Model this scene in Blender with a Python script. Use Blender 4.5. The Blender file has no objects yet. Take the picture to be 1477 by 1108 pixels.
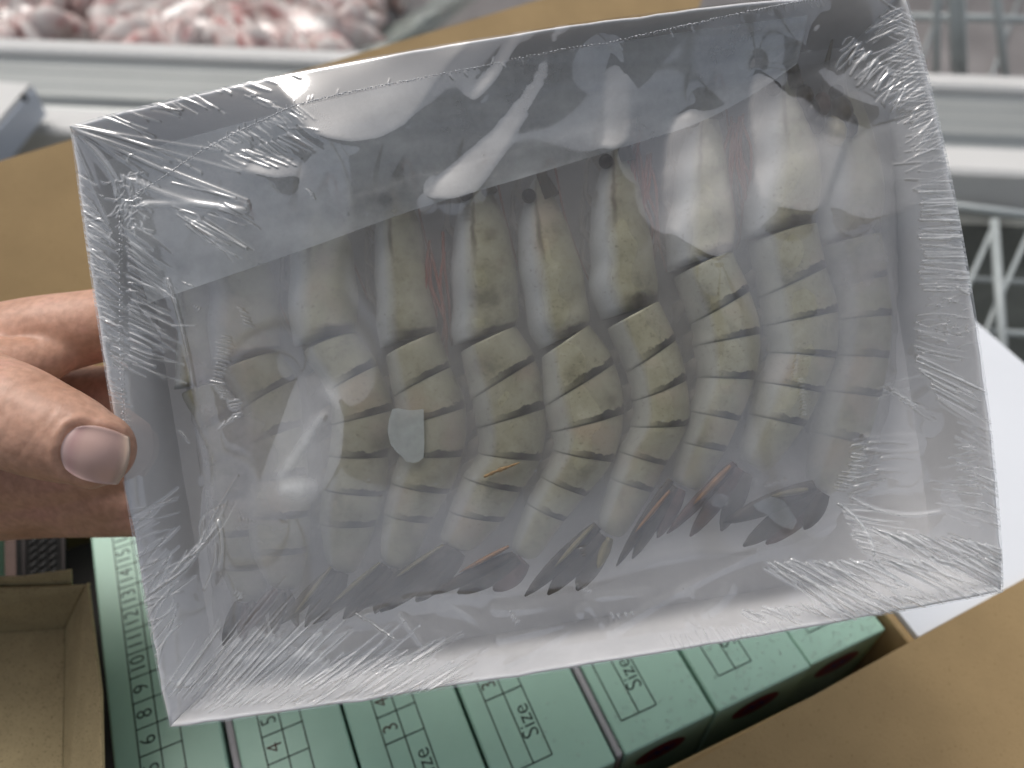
import bpy, bmesh, math, random
import numpy as np
from mathutils import Vector, Matrix
random.seed(7)
RNG = np.random.default_rng(11)
S = bpy.context.scene
COL = S.collection
R = math.radians

# ------------------------------------------------------------------ camera
PITCH = 48.0
CAM = Vector((0, 0, 1.30))
FPX = 738.5 / math.tan(R(32.5))
cd = bpy.data.cameras.new('camera')
cam = bpy.data.objects.new('camera', cd)
COL.objects.link(cam)
cam.location = CAM
cam.rotation_euler = (R(90 - PITCH), 0, 0)
cd.sensor_width = 36
cd.lens = 18 / math.tan(R(32.5))
cd.clip_start = 0.01
cd.clip_end = 500
cd.dof.use_dof = True
cd.dof.focus_distance = 0.238
cd.dof.aperture_fstop = 8.5
S.camera = cam

# ------------------------------------------------------------------ light
w = bpy.data.worlds.new('World')
S.world = w
w.use_nodes = True
nt = w.node_tree
for n in list(nt.nodes):
    nt.nodes.remove(n)
sky = nt.nodes.new('ShaderNodeTexSky')
sky.sky_type = 'NISHITA'
sky.sun_disc = False
sky.sun_elevation = R(62)
sky.sun_rotation = R(-35)
sky.air_density = 1.0
sky.dust_density = 6.0
sky.ozone_density = 0.6
hs = nt.nodes.new('ShaderNodeHueSaturation')      # an overcast sky is nearly colourless
hs.inputs['Saturation'].default_value = 0.46
bg = nt.nodes.new('ShaderNodeBackground')
bg.inputs[1].default_value = 0.12
out = nt.nodes.new('ShaderNodeOutputWorld')
nt.links.new(sky.outputs[0], hs.inputs['Color'])
nt.links.new(hs.outputs[0], bg.inputs[0])
nt.links.new(bg.outputs[0], out.inputs[0])

sd = bpy.data.lights.new('sun', 'SUN')
sd.energy = 0.6
sd.angle = R(24)
sd.color = (1.0, 0.98, 0.96)
sun = bpy.data.objects.new('sun', sd)
COL.objects.link(sun)
_az, _el = R(-35), R(62)            # ahead and to the left, high
sdir = Vector((math.sin(_az) * math.cos(_el), math.cos(_az) * math.cos(_el), math.sin(_el)))
sun.rotation_euler = (-sdir).to_track_quat('-Z', 'Y').to_euler()

S.view_settings.view_transform = 'Standard'
S.view_settings.look = 'None'
S.view_settings.exposure = 0.33
S.view_settings.gamma = 1
S.render.engine = 'CYCLES'
S.cycles.use_denoising = True
S.cycles.max_bounces = 10
S.cycles.diffuse_bounces = 4
S.cycles.glossy_bounces = 4
S.cycles.transmission_bounces = 6
S.cycles.transparent_max_bounces = 24
S.cycles.volume_bounces = 4
S.cycles.caustics_reflective = False
S.cycles.caustics_refractive = False

# ------------------------------------------------------------------ frames
_t = R(90 - PITCH)
RIGHT = np.array([1, 0, 0.])
UP = np.array([0, math.cos(_t), math.sin(_t)])
FWD = np.array([0, math.sin(_t), -math.cos(_t)])
C0 = np.array(CAM)


def ray(px, py):
    return FWD + RIGHT * (px - 738.5) / FPX + UP * (554 - py) / FPX


def at_z(px, py, z):
    """world point on the level z (relative to the eye) seen along a photo pixel"""
    d = ray(px, py)
    return C0 + d * (z / d[2])


def at_d(px, py, depth):
    return C0 + ray(px, py) * depth


# the hand-held tray has its own frame: U along the long side, V up the short side, N out of the open face
DT = 0.2316
PS = DT / FPX                       # metres per unit of the tray frame
TC = np.array([773.75, 518.25])
TA = R(9.3)
TW, TH = 1216.0, 879.0
UA = RIGHT * math.cos(TA) + UP * math.sin(TA)
VA = -RIGHT * math.sin(TA) + UP * math.cos(TA)
NA = -FWD
T0 = at_d(TC[0], TC[1], DT)


def tl(u, v, n=0.0):
    return T0 + UA * (u * PS) + VA * (v * PS) + NA * n


def to_uv(px, py, n=0.0):
    """tray coordinates of the point at height n seen along a photo pixel"""
    k = (DT - n) / DT
    x = (px - 738.5) * k + 738.5 - TC[0]
    y = -((py - 554) * k + 554 - TC[1])
    return x * math.cos(TA) + y * math.sin(TA), -x * math.sin(TA) + y * math.cos(TA)


def tp(px, py, n=0.0):
    u, v = to_uv(px, py, n)
    return tl(u, v, n)


# the carton's frame on the freezer
YA = R(23.7)
CA = np.array([-math.sin(YA), math.cos(YA), 0])    # along the boxes
CB = np.array([math.cos(YA), math.sin(YA), 0])     # across the boxes


def cp(a, b, z):
    return C0 + CA * a + CB * b + np.array([0, 0, z])


def to_ab(p):
    q = np.array(p) - C0
    return float(q @ CA), float(q @ CB)


# ------------------------------------------------------------------ object helpers
ORI = {}


def thing(name, label, cat, loc, group=None):
    o = bpy.data.objects.new(name, None)
    o.empty_display_size = 0.02
    COL.objects.link(o)
    o.location = Vector(loc)
    o['label'] = label
    o['category'] = cat
    if group:
        o['group'] = group
    ORI[o.name] = np.array(loc, float)
    return o


def tag(o, label, cat, group=None):
    o['label'] = label
    o['category'] = cat
    if group:
        o['group'] = group
    return o


def mesh_obj(name, verts, faces, mat=None, parent=None, smooth=False, uvs=None, kind=None, label=None):
    verts = np.asarray(verts, float)
    org = ORI[parent.name] if parent is not None else np.zeros(3)
    me = bpy.data.meshes.new(name)
    me.from_pydata((verts - org).tolist(), [], faces)
    if smooth:
        me.polygons.foreach_set('use_smooth', [True] * len(me.polygons))
    if uvs is not None:
        ul = me.uv_layers.new(name='UVMap')
        vi = np.zeros(len(me.loops), dtype=np.int32)
        me.loops.foreach_get('vertex_index', vi)
        ul.data.foreach_set('uv', np.asarray(uvs, np.float32)[vi].ravel())
    o = bpy.data.objects.new(name, me)
    COL.objects.link(o)
    if mat:
        me.materials.append(mat)
    if parent is not None:
        o.parent = parent
        ORI[o.name] = org
    if kind:
        o['kind'] = kind
    if label:
        o['label'] = label
    me.validate()
    me.update()
    return o


def bm_obj(name, bm, mat=None, parent=None, smooth=False, **kw):
    bm.verts.ensure_lookup_table()
    bm.verts.index_update()
    v = [tuple(x.co) for x in bm.verts]
    f = [[q.index for q in fa.verts] for fa in bm.faces]
    bm.free()
    return mesh_obj(name, v, f, mat, parent, smooth, **kw)


def prism(pts_top, pts_bot):
    """closed solid between two matching polygons"""
    n = len(pts_top)
    v = [tuple(p) for p in pts_top] + [tuple(p) for p in pts_bot]
    f = [list(range(n)), list(range(2 * n - 1, n - 1, -1))]
    for i in range(n):
        j = (i + 1) % n
        f.append([i, n + i, n + j, j])
    return v, f


def add_mesh(bm, v, f):
    vs = [bm.verts.new(tuple(p)) for p in v]
    for q in f:
        try:
            bm.faces.new([vs[i] for i in q])
        except ValueError:
            pass


def slab(bm, quad, thick, normal):
    nrm = np.array(normal, float)
    nrm /= np.linalg.norm(nrm)
    q = [np.array(p, float) for p in quad]
    add_mesh(bm, *prism([p + nrm * thick / 2 for p in q], [p - nrm * thick / 2 for p in q]))


def bevel(bm, w_, seg=2):
    bmesh.ops.recalc_face_normals(bm, faces=bm.faces[:])
    ed = [e for e in bm.edges if len(e.link_faces) == 2 and e.calc_face_angle(0) > 0.5]
    bmesh.ops.bevel(bm, geom=ed, offset=w_, segments=seg, affect='EDGES', profile=0.5)


def tube(path, radii, sides=8, cap=True):
    path = [np.array(p, float) for p in path]
    n = len(path)
    if np.isscalar(radii):
        radii = [radii] * n
    V, F = [], []
    prev = None
    for i, p in enumerate(path):
        d = path[min(i + 1, n - 1)] - path[max(i - 1, 0)]
        d /= (np.linalg.norm(d) + 1e-12)
        ref = prev if prev is not None else (np.array([0, 0, 1.]) if abs(d[2]) < .9 else np.array([1., 0, 0]))
        a = ref - d * (ref @ d)
        a /= (np.linalg.norm(a) + 1e-12)
        prev = a
        b = np.cross(d, a)
        for k in range(sides):
            t = 2 * math.pi * k / sides
            V.append(p + (a * math.cos(t) + b * math.sin(t)) * radii[i])
    for i in range(n - 1):
        for k in range(sides):
            k2 = (k + 1) % sides
            F.append([i * sides + k, i * sides + k2, (i + 1) * sides + k2, (i + 1) * sides + k])
    if cap:
        F.append(list(range(sides - 1, -1, -1)))
        F.append([(n - 1) * sides + k for k in range(sides)])
    return V, F


def spline(P, m):
    """Catmull-Rom through the rows of P, m samples per span"""
    P = np.asarray(P, float)
    n = len(P)
    E_ = np.vstack([2 * P[0] - P[1], P, 2 * P[-1] - P[-2]])
    o = []
    for i in range(n - 1):
        p0, p1, p2, p3 = E_[i], E_[i + 1], E_[i + 2], E_[i + 3]
        for k in range(m):
            t = k / m
            o.append(.5 * ((2 * p1) + (p2 - p0) * t + (2 * p0 - 5 * p1 + 4 * p2 - p3) * t * t + (3 * p1 - p0 - 3 * p2 + p3) * t ** 3))
    o.append(P[-1])
    return np.array(o)


# ------------------------------------------------------------------ materials
def new_mat(name):
    m = bpy.data.materials.new(name)
    m.use_nodes = True
    n = m.node_tree.nodes
    for x in list(n):
        n.remove(x)
    o = n.new('ShaderNodeOutputMaterial')
    return m, m.node_tree, o


def nd(tree, typ, **kw):
    n = tree.nodes.new(typ)
    for k, v in kw.items():
        if k.startswith('i_'):
            key = k[2:]
            key = int(key) if key.isdigit() else key.replace('_', ' ')
            n.inputs[key].default_value = v
        else:
            setattr(n, k, v)
    return n


def ramp(tree, fac, stops):
    r_ = nd(tree, 'ShaderNodeValToRGB')
    el = r_.color_ramp.elements
    while len(el) < len(stops):
        el.new(0.5)
    for e, (p, c) in zip(el, stops):
        e.position = p
        e.color = (*c, 1) if len(c) == 3 else c
    tree.links.new(fac, r_.inputs[0])
    return r_


def simple(name, col, rough=0.6, metal=0.0, var=0.12, scale=40, bump=0.0, bscale=300, spec=0.5, coord='Object', fleck=None):
    """plain coloured surface with mottling, optional relief and dark/light flecks"""
    m, t, o = new_mat(name)
    L = t.links.new
    tc = nd(t, 'ShaderNodeTexCoord')
    nz = nd(t, 'ShaderNodeTexNoise', i_Scale=scale, i_Detail=6.0, i_Roughness=0.6)
    L(tc.outputs[coord], nz.inputs['Vector'])
    a = tuple(max(0, c * (1 - var)) for c in col)
    b = tuple(min(1, c * (1 + var)) for c in col)
    rp = ramp(t, nz.outputs['Fac'], [(0.3, a), (0.7, b)])
    colr = rp.outputs[0]
    if fleck:
        sc, thr, fc = fleck
        n2 = nd(t, 'ShaderNodeTexNoise', i_Scale=sc, i_Detail=2.0)
        L(tc.outputs[coord], n2.inputs['Vector'])
        r2 = ramp(t, n2.outputs['Fac'], [(thr, (0, 0, 0)), (thr + 0.06, (1, 1, 1))])
        mx = nd(t, 'ShaderNodeMixRGB')
        L(r2.outputs[0], mx.inputs[0])
        L(colr, mx.inputs[1])
        mx.inputs[2].default_value = (*fc, 1)
        colr = mx.outputs[0]
    p = nd(t, 'ShaderNodeBsdfPrincipled', i_Roughness=rough, i_Metallic=metal)
    p.inputs['Specular IOR Level'].default_value = spec
    L(colr, p.inputs['Base Color'])
    if bump:
        n3 = nd(t, 'ShaderNodeTexNoise', i_Scale=bscale, i_Detail=4.0)
        L(tc.outputs[coord], n3.inputs['Vector'])
        bp = nd(t, 'ShaderNodeBump', i_Strength=bump, i_Distance=0.0006)
        L(n3.outputs['Fac'], bp.inputs['Height'])
        L(bp.outputs[0], p.inputs['Normal'])
    L(p.outputs[0], o.inputs[0])
    return m


M = {}
M['card_white'] = simple('white_card', (0.86, 0.86, 0.865), 0.55, var=0.04, scale=60, bump=0.15, bscale=500)
M['card_edge'] = simple('card_cut_edge', (0.52, 0.47, 0.43), 0.9, var=0.2, scale=400, bump=0.3, bscale=900)
M['kraft'] = simple('kraft_board', (0.345, 0.245, 0.125), 0.85, var=0.09, scale=30, bump=0.25, bscale=700, spec=0.2,
                    fleck=(900, 0.65, (0.26, 0.18, 0.085)))
M['kraft_grey'] = simple('grey_kraft_board', (0.33, 0.27, 0.155), 0.9, var=0.10, scale=120, bump=0.4, bscale=900, spec=0.15,
                         fleck=(1400, 0.62, (0.14, 0.105, 0.06)))
M['green'] = simple('green_printed_card', (0.36, 0.565, 0.455), 0.42, var=0.06, scale=25, bump=0.06, bscale=900)
M['ink'] = simple('black_ink', (0.02, 0.035, 0.03), 0.5, var=0.2)
M['ink_brown'] = simple('brown_ink', (0.05, 0.018, 0.014), 0.5, var=0.2)
M['red'] = simple('red_ink', (0.17, 0.015, 0.03), 0.4, var=0.1)
M['blue'] = simple('blue_ink', (0.02, 0.025, 0.16), 0.4, var=0.1)
M['white_flap'] = simple('white_coated_board', (0.72, 0.75, 0.79), 0.5, var=0.02, scale=20)
M['liner_strip'] = simple('pale_lid_lining', (0.40, 0.38, 0.40), 0.6, var=0.08, scale=60)
M['alu'] = simple('brushed_aluminium', (0.40, 0.42, 0.41), 0.42, metal=0.35, var=0.05, scale=6)
M['white_plastic'] = simple('white_plastic', (0.70, 0.70, 0.68), 0.4, var=0.03, scale=8)
M['blue_plastic'] = simple('pale_blue_plastic', (0.58, 0.63, 0.71), 0.4, var=0.03, scale=8)
M['basin'] = simple('freezer_liner', (0.25, 0.235, 0.23), 0.5, var=0.25, scale=7)
M['basin_dark'] = simple('dark_freezer_liner', (0.19, 0.20, 0.185), 0.5, var=0.5, scale=9)
M['wire'] = simple('coated_wire', (0.42, 0.46, 0.46), 0.4, var=0.05)
M['dark'] = simple('near_black', (0.016, 0.014, 0.013), 0.8, var=0.3)
M['black_rib'] = simple('black_plastic', (0.012, 0.012, 0.012), 0.8, var=0.3, spec=0.1)
M['maroon'] = simple('brown_board', (0.09, 0.05, 0.04), 0.7, var=0.2)
M['canopy'] = simple('dark_canvas', (0.085, 0.08, 0.085), 0.9, var=0.2, scale=2)
M['floor'] = simple('market_floor', (0.22, 0.21, 0.20), 0.8, var=0.2, scale=4, bump=0.3, bscale=60)
M['antenna'] = simple('red_antenna', (0.30, 0.085, 0.05), 0.4, var=0.3)
M['leg'] = simple('pale_leg', (0.30, 0.27, 0.22), 0.4, var=0.3, scale=90)
M['eye'] = simple('dark_eye', (0.012, 0.011, 0.012), 0.25, var=0.2)
M['orange'] = simple('orange_shell_edge', (0.27, 0.14, 0.055), 0.4, var=0.25, scale=200)
M['yellow'] = simple('yellow_shell', (0.21, 0.185, 0.105), 0.4, var=0.2, scale=200)


def shell_mat(name, head):
    """shrimp shell: uv.x runs belly to back, uv.y from front to rear of the piece"""
    m, t, o = new_mat(name)
    L = t.links.new
    tc = nd(t, 'ShaderNodeTexCoord')
    uv = nd(t, 'ShaderNodeUVMap')
    sx = nd(t, 'ShaderNodeSeparateXYZ')
    L(uv.outputs[0], sx.inputs[0])
    oi = nd(t, 'ShaderNodeObjectInfo')
    va = nd(t, 'ShaderNodeVectorMath', operation='ADD')
    L(tc.outputs['Object'], va.inputs[0])
    vs = nd(t, 'ShaderNodeVectorMath', operation='SCALE')
    cr = nd(t, 'ShaderNodeCombineXYZ')
    for k in range(3):
        L(oi.outputs['Random'], cr.inputs[k])
    L(cr.outputs[0], vs.inputs[0])
    vs.inputs['Scale'].default_value = 3.0
    L(vs.outputs[0], va.inputs[1])
    P = va.outputs[0]
    n1 = nd(t, 'ShaderNodeTexNoise', i_Scale=95.0, i_Detail=6.0, i_Roughness=0.65)
    L(P, n1.inputs['Vector'])
    base = ramp(t, n1.outputs['Fac'], [(0.30, (0.20, 0.187, 0.115)), (0.48, (0.37, 0.355, 0.24)), (0.62, (0.43, 0.415, 0.295)), (0.76, (0.53, 0.51, 0.385))])
    # pinkish blotches
    n4 = nd(t, 'ShaderNodeTexNoise', i_Scale=60.0, i_Detail=3.0)
    L(P, n4.inputs['Vector'])
    r4 = ramp(t, n4.outputs['Fac'], [(0.52, (0, 0, 0)), (0.68, (0.55, 0.55, 0.55))])
    mp = nd(t, 'ShaderNodeMixRGB')
    L(r4.outputs[0], mp.inputs[0])
    L(base.outputs[0], mp.inputs[1])
    mp.inputs[2].default_value = (0.47, 0.37, 0.27, 1)
    # pale bluish belly side
    bl = ramp(t, sx.outputs[0], [(0.20, (1, 1, 1)), (0.42 if head else 0.30, (0, 0, 0))])
    mb = nd(t, 'ShaderNodeMixRGB')
    ml = nd(t, 'ShaderNodeMath', operation='MULTIPLY')
    L(bl.outputs[0], ml.inputs[0])
    ml.inputs[1].default_value = 0.85 if head else 0.45
    L(ml.outputs[0], mb.inputs[0])
    L(mp.outputs[0], mb.inputs[1])
    mb.inputs[2].default_value = (0.50, 0.53, 0.55, 1)
    col = mb.outputs[0]
    # speckles
    n2 = nd(t, 'ShaderNodeTexNoise', i_Scale=900.0, i_Detail=3.0)
    L(P, n2.inputs['Vector'])
    r2 = ramp(t, n2.outputs['Fac'], [(0.60, (0, 0, 0)), (0.72, (0.42, 0.42, 0.42))])
    ms = nd(t, 'ShaderNodeMixRGB')
    L(r2.outputs[0], ms.inputs[0])
    L(col, ms.inputs[1])
    ms.inputs[2].default_value = (0.10, 0.085, 0.05, 1)
    col = ms.outputs[0]
    n3 = nd(t, 'ShaderNodeTexNoise', i_Scale=220.0, i_Detail=5.0, i_Roughness=0.7)
    L(P, n3.inputs['Vector'])
    if not head:
        # dark band along the rear edge of the piece, strongest on the back
        y2 = nd(t, 'ShaderNodeMath', operation='MULTIPLY_ADD')
        L(n3.outputs['Fac'], y2.inputs[0])
        y2.inputs[1].default_value = 0.34
        L(sx.outputs[1], y2.inputs[2])
        y3 = nd(t, 'ShaderNodeMath', operation='MULTIPLY')
        L(y2.outputs[0], y3.inputs[0])
        y3.inputs[1].default_value = 0.925
        rb = ramp(t, y3.outputs[0], [(0.930, (0, 0, 0)), (0.962, (1, 1, 1))])
        rd = ramp(t, sx.outputs[0], [(0.22, (0.0, 0.0, 0.0)), (0.50, (0.6, 0.6, 0.6)), (0.68, (1, 1, 1)), (0.97, (1, 1, 1)), (1.0, (0.3, 0.3, 0.3))])
        mm = nd(t, 'ShaderNodeMath', operation='MULTIPLY')
        L(rb.outputs[0], mm.inputs[0])
        L(rd.outputs[0], mm.inputs[1])
        m2 = nd(t, 'ShaderNodeMath', operation='MULTIPLY')
        L(mm.outputs[0], m2.inputs[0])
        m2.inputs[1].default_value = 0.95
        mk = nd(t, 'ShaderNodeMixRGB')
        L(m2.outputs[0], mk.inputs[0])
        L(col, mk.inputs[1])
        mk.inputs[2].default_value = (0.016, 0.012, 0.007, 1)
        col = mk.outputs[0]
    else:
        # brown groove marks toward the front of the head shield
        g = nd(t, 'ShaderNodeTexNoise', i_Scale=150.0, i_Detail=4.0)
        L(P, g.inputs['Vector'])
        rg = ramp(t, g.outputs['Fac'], [(0.56, (0, 0, 0)), (0.66, (0.8, 0.8, 0.8))])
        ry = ramp(t, sx.outputs[1], [(0.1, (1, 1, 1)), (0.55, (0.12, 0.12, 0.12)), (0.9, (0.0, 0.0, 0.0))])
        mm = nd(t, 'ShaderNodeMath', operation='MULTIPLY')
        L(rg.outputs[0], mm.inputs[0])
        L(ry.outputs[0], mm.inputs[1])
        mk = nd(t, 'ShaderNodeMixRGB')
        L(mm.outputs[0], mk.inputs[0])
        L(col, mk.inputs[1])
        mk.inputs[2].default_value = (0.10, 0.075, 0.035, 1)
        col = mk.outputs[0]
        # brown groove running back from the eye
        gx_ = nd(t, 'ShaderNodeMath', operation='MULTIPLY_ADD')
        L(n3.outputs['Fac'], gx_.inputs[0])
        gx_.inputs[1].default_value = 0.16
        L(sx.outputs[0], gx_.inputs[2])
        rx = ramp(t, gx_.outputs[0], [(0.40, (0, 0, 0)), (0.455, (1, 1, 1)), (0.485, (1, 1, 1)), (0.53, (0, 0, 0))])
        ry2 = ramp(t, sx.outputs[1], [(0.08, (0.7, 0.7, 0.7)), (0.40, (0.75, 0.75, 0.75)), (0.56, (0, 0, 0))])
        mq = nd(t, 'ShaderNodeMath', operation='MULTIPLY')
        L(rx.outputs[0], mq.inputs[0])
        L(ry2.outputs[0], mq.inputs[1])
        mk2 = nd(t, 'ShaderNodeMixRGB')
        L(mq.outputs[0], mk2.inputs[0])
        L(col, mk2.inputs[1])
        mk2.inputs[2].default_value = (0.085, 0.062, 0.03, 1)
        ya = nd(t, 'ShaderNodeMath', operation='MULTIPLY_ADD')
        L(n3.outputs['Fac'], ya.inputs[0])
        ya.inputs[1].default_value = 0.10
        L(sx.outputs[1], ya.inputs[2])
        ra = ramp(t, ya.outputs[0], [(0.955, (0, 0, 0)), (0.995, (1, 1, 1))])
        rda = ramp(t, sx.outputs[0], [(0.25, (0.0, 0.0, 0.0)), (0.6, (0.9, 0.9, 0.9))])
        mqa = nd(t, 'ShaderNodeMath', operation='MULTIPLY')
        L(ra.outputs[0], mqa.inputs[0])
        L(rda.outputs[0], mqa.inputs[1])
        mk3 = nd(t, 'ShaderNodeMixRGB')
        L(mqa.outputs[0], mk3.inputs[0])
        L(mk2.outputs[0], mk3.inputs[1])
        mk3.inputs[2].default_value = (0.04, 0.03, 0.018, 1)
        col = mk3.outputs[0]
    p = nd(t, 'ShaderNodeBsdfPrincipled', i_Roughness=0.4)
    L(col, p.inputs['Base Color'])
    bp = nd(t, 'ShaderNodeBump', i_Strength=0.3, i_Distance=0.0005)
    L(n3.outputs['Fac'], bp.inputs['Height'])
    L(bp.outputs[0], p.inputs['Normal'])
    L(p.outputs[0], o.inputs[0])
    return m


M['shell'] = shell_mat('shrimp_shell', False)
M['head'] = shell_mat('shrimp_head_shield', True)
M['tail'] = simple('dark_tail_fan', (0.050, 0.038, 0.024), 0.7, var=0.6, scale=160, bump=0.3, bscale=700)
M['tail_red'] = simple('reddish_tail_fan', (0.085, 0.042, 0.034), 0.7, var=0.6, scale=160, bump=0.3, bscale=700)


def film_mat(name, refl, haze, hazecol=(0.8, 0.82, 0.86), attr=None, rough=0.07):
    """clear plastic: see-through, mirrors by angle, a little milky"""
    m, t, o = new_mat(name)
    L = t.links.new
    tr = nd(t, 'ShaderNodeBsdfTransparent')
    tr.inputs[0].default_value = (0.985, 0.985, 0.985, 1)
    gl = nd(t, 'ShaderNodeBsdfGlossy', i_Roughness=rough)
    gl.inputs[0].default_value = (1, 1, 1, 1)
    df = nd(t, 'ShaderNodeBsdfDiffuse')
    df.inputs[0].default_value = (*hazecol, 1)
    tl_ = nd(t, 'ShaderNodeBsdfTranslucent')
    tl_.inputs[0].default_value = (*hazecol, 1)
    md = nd(t, 'ShaderNodeMixShader')
    md.inputs[0].default_value = 0.35
    L(df.outputs[0], md.inputs[1])
    L(tl_.outputs[0], md.inputs[2])
    m1 = nd(t, 'ShaderNodeMixShader')
    tc = nd(t, 'ShaderNodeTexCoord')
    nz = nd(t, 'ShaderNodeTexNoise', i_Scale=55.0, i_Detail=7.0, i_Roughness=0.65)
    L(tc.outputs['Object'], nz.inputs['Vector'])
    hz = nd(t, 'ShaderNodeMath', operation='MULTIPLY')
    rz = ramp(t, nz.outputs['Fac'], [(0.3, (0.45, 0.45, 0.45)), (0.7, (1.5, 1.5, 1.5))])
    L(rz.outputs[0], hz.inputs[0])
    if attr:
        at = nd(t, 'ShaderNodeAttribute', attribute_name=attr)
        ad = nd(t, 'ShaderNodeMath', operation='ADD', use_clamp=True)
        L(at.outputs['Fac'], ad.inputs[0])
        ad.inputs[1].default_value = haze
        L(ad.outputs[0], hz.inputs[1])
    else:
        hz.inputs[1].default_value = haze
    L(hz.outputs[0], m1.inputs[0])
    L(tr.outputs[0], m1.inputs[1])
    L(md.outputs[0], m1.inputs[2])
    fr = nd(t, 'ShaderNodeLayerWeight', i_Blend=0.5)
    pw = nd(t, 'ShaderNodeMath', operation='POWER')
    L(fr.outputs['Facing'], pw.inputs[0])
    pw.inputs[1].default_value = 4.5
    ma = nd(t, 'ShaderNodeMath', operation='MULTIPLY_ADD', use_clamp=True)
    L(pw.outputs[0], ma.inputs[0])
    ma.inputs[1].default_value = 0.75
    ma.inputs[2].default_value = refl
    m2 = nd(t, 'ShaderNodeMixShader')
    L(ma.outputs[0], m2.inputs[0])
    L(m1.outputs[0], m2.inputs[1])
    L(gl.outputs[0], m2.inputs[2])
    L(m2.outputs[0], o.inputs[0])
    return m


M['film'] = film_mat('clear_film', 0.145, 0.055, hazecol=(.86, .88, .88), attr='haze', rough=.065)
M['liner'] = film_mat('milky_film', 0.06, 0.50, hazecol=(0.70, 0.74, 0.75), rough=0.15)
M['bag'] = film_mat('bag_film', 0.07, 0.10, hazecol=(.6, .57, .56), rough=0.2)
M['flake'] = film_mat('thin_ice', 0.06, 0.42, hazecol=(0.82, 0.88, 0.87), rough=0.12)

M['crystal'] = film_mat('ice_crystal_clear', 0.10, 0.10, hazecol=(0.80, 0.86, 0.86), rough=0.08)


def ice_mat():
    m, t, o = new_mat('cloudy_ice')
    L = t.links.new
    tr = nd(t, 'ShaderNodeBsdfTransparent')
    gl = nd(t, 'ShaderNodeBsdfGlossy', i_Roughness=0.22)
    df = nd(t, 'ShaderNodeBsdfDiffuse')
    df.inputs[0].default_value = (0.60, 0.59, 0.60, 1)
    tc = nd(t, 'ShaderNodeTexCoord')
    nz = nd(t, 'ShaderNodeTexNoise', i_Scale=70.0, i_Detail=6.0, i_Roughness=0.6)
    L(tc.outputs['Object'], nz.inputs['Vector'])
    rz = ramp(t, nz.outputs['Fac'], [(0.3, (0.5, 0.5, 0.5)), (0.7, (1.3, 1.3, 1.3))])
    at = nd(t, 'ShaderNodeAttribute', attribute_name='frost')
    mu = nd(t, 'ShaderNodeMath', operation='MULTIPLY', use_clamp=True)
    L(rz.outputs[0], mu.inputs[0])
    L(at.outputs['Fac'], mu.inputs[1])
    m1 = nd(t, 'ShaderNodeMixShader')
    L(mu.outputs[0], m1.inputs[0])
    L(tr.outputs[0], m1.inputs[1])
    L(df.outputs[0], m1.inputs[2])
    m2 = nd(t, 'ShaderNodeMixShader')
    m2.inputs[0].default_value = 0.04
    L(m1.outputs[0], m2.inputs[1])
    L(gl.outputs[0], m2.inputs[2])
    L(m2.outputs[0], o.inputs['Surface'])
    pv = nd(t, 'ShaderNodeVolumePrincipled')
    pv.inputs['Color'].default_value = (0.92, 0.92, 0.92, 1)
    pv.inputs['Density'].default_value = 88.0
    pv.inputs['Anisotropy'].default_value = 0.2
    L(pv.outputs[0], o.inputs['Volume'])
    return m


M['ice'] = ice_mat()


def skin_mat():
    m, t, o = new_mat('skin')
    L = t.links.new
    tc = nd(t, 'ShaderNodeTexCoord')
    n1 = nd(t, 'ShaderNodeTexNoise', i_Scale=45.0, i_Detail=5.0)
    L(tc.outputs['Object'], n1.inputs['Vector'])
    base = ramp(t, n1.outputs['Fac'], [(0.3, (0.49, 0.28, 0.195)), (0.52, (0.57, 0.345, 0.255)), (0.72, (0.59, 0.33, 0.27))])
    n2 = nd(t, 'ShaderNodeTexNoise', i_Scale=420.0, i_Detail=3.0)
    L(tc.outputs['Object'], n2.inputs['Vector'])
    r2 = ramp(t, n2.outputs['Fac'], [(0.35, (0.86, 0.83, 0.80)), (0.65, (1.06, 1.04, 1.02))])
    mx = nd(t, 'ShaderNodeMixRGB', blend_type='MULTIPLY')
    mx.inputs[0].default_value = 1
    L(base.outputs[0], mx.inputs[1])
    L(r2.outputs[0], mx.inputs[2])
    v = nd(t, 'ShaderNodeTexVoronoi', feature='DISTANCE_TO_EDGE', i_Scale=900.0)
    wv = nd(t, 'ShaderNodeTexNoise', i_Scale=160.0, i_Detail=4.0)
    L(tc.outputs['Object'], wv.inputs['Vector'])
    mv = nd(t, 'ShaderNodeVectorMath', operation='MULTIPLY')
    mv.inputs[1].default_value = (1.0, 0.45, 1.0)
    L(tc.outputs['Object'], mv.inputs[0])
    L(mv.outputs[0], v.inputs['Vector'])
    ad = nd(t, 'ShaderNodeMath', operation='MULTIPLY_ADD')
    L(wv.outputs['Fac'], ad.inputs[0])
    ad.inputs[1].default_value = 1.2
    L(v.outputs['Distance'], ad.inputs[2])
    bp = nd(t, 'ShaderNodeBump', i_Strength=0.17, i_Distance=0.0004)
    L(ad.outputs[0], bp.inputs['Height'])
    p = nd(t, 'ShaderNodeBsdfPrincipled', i_Roughness=0.48)
    p.inputs['Subsurface Weight'].default_value = 0.12
    p.inputs['Subsurface Radius'].default_value = (0.004, 0.0015, 0.0008)
    p.inputs['Subsurface Scale'].default_value = 0.6
    L(mx.outputs[0], p.inputs['Base Color'])
    L(bp.outputs[0], p.inputs['Normal'])
    L(p.outputs[0], o.inputs[0])
    return m


M['skin'] = skin_mat()


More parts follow.
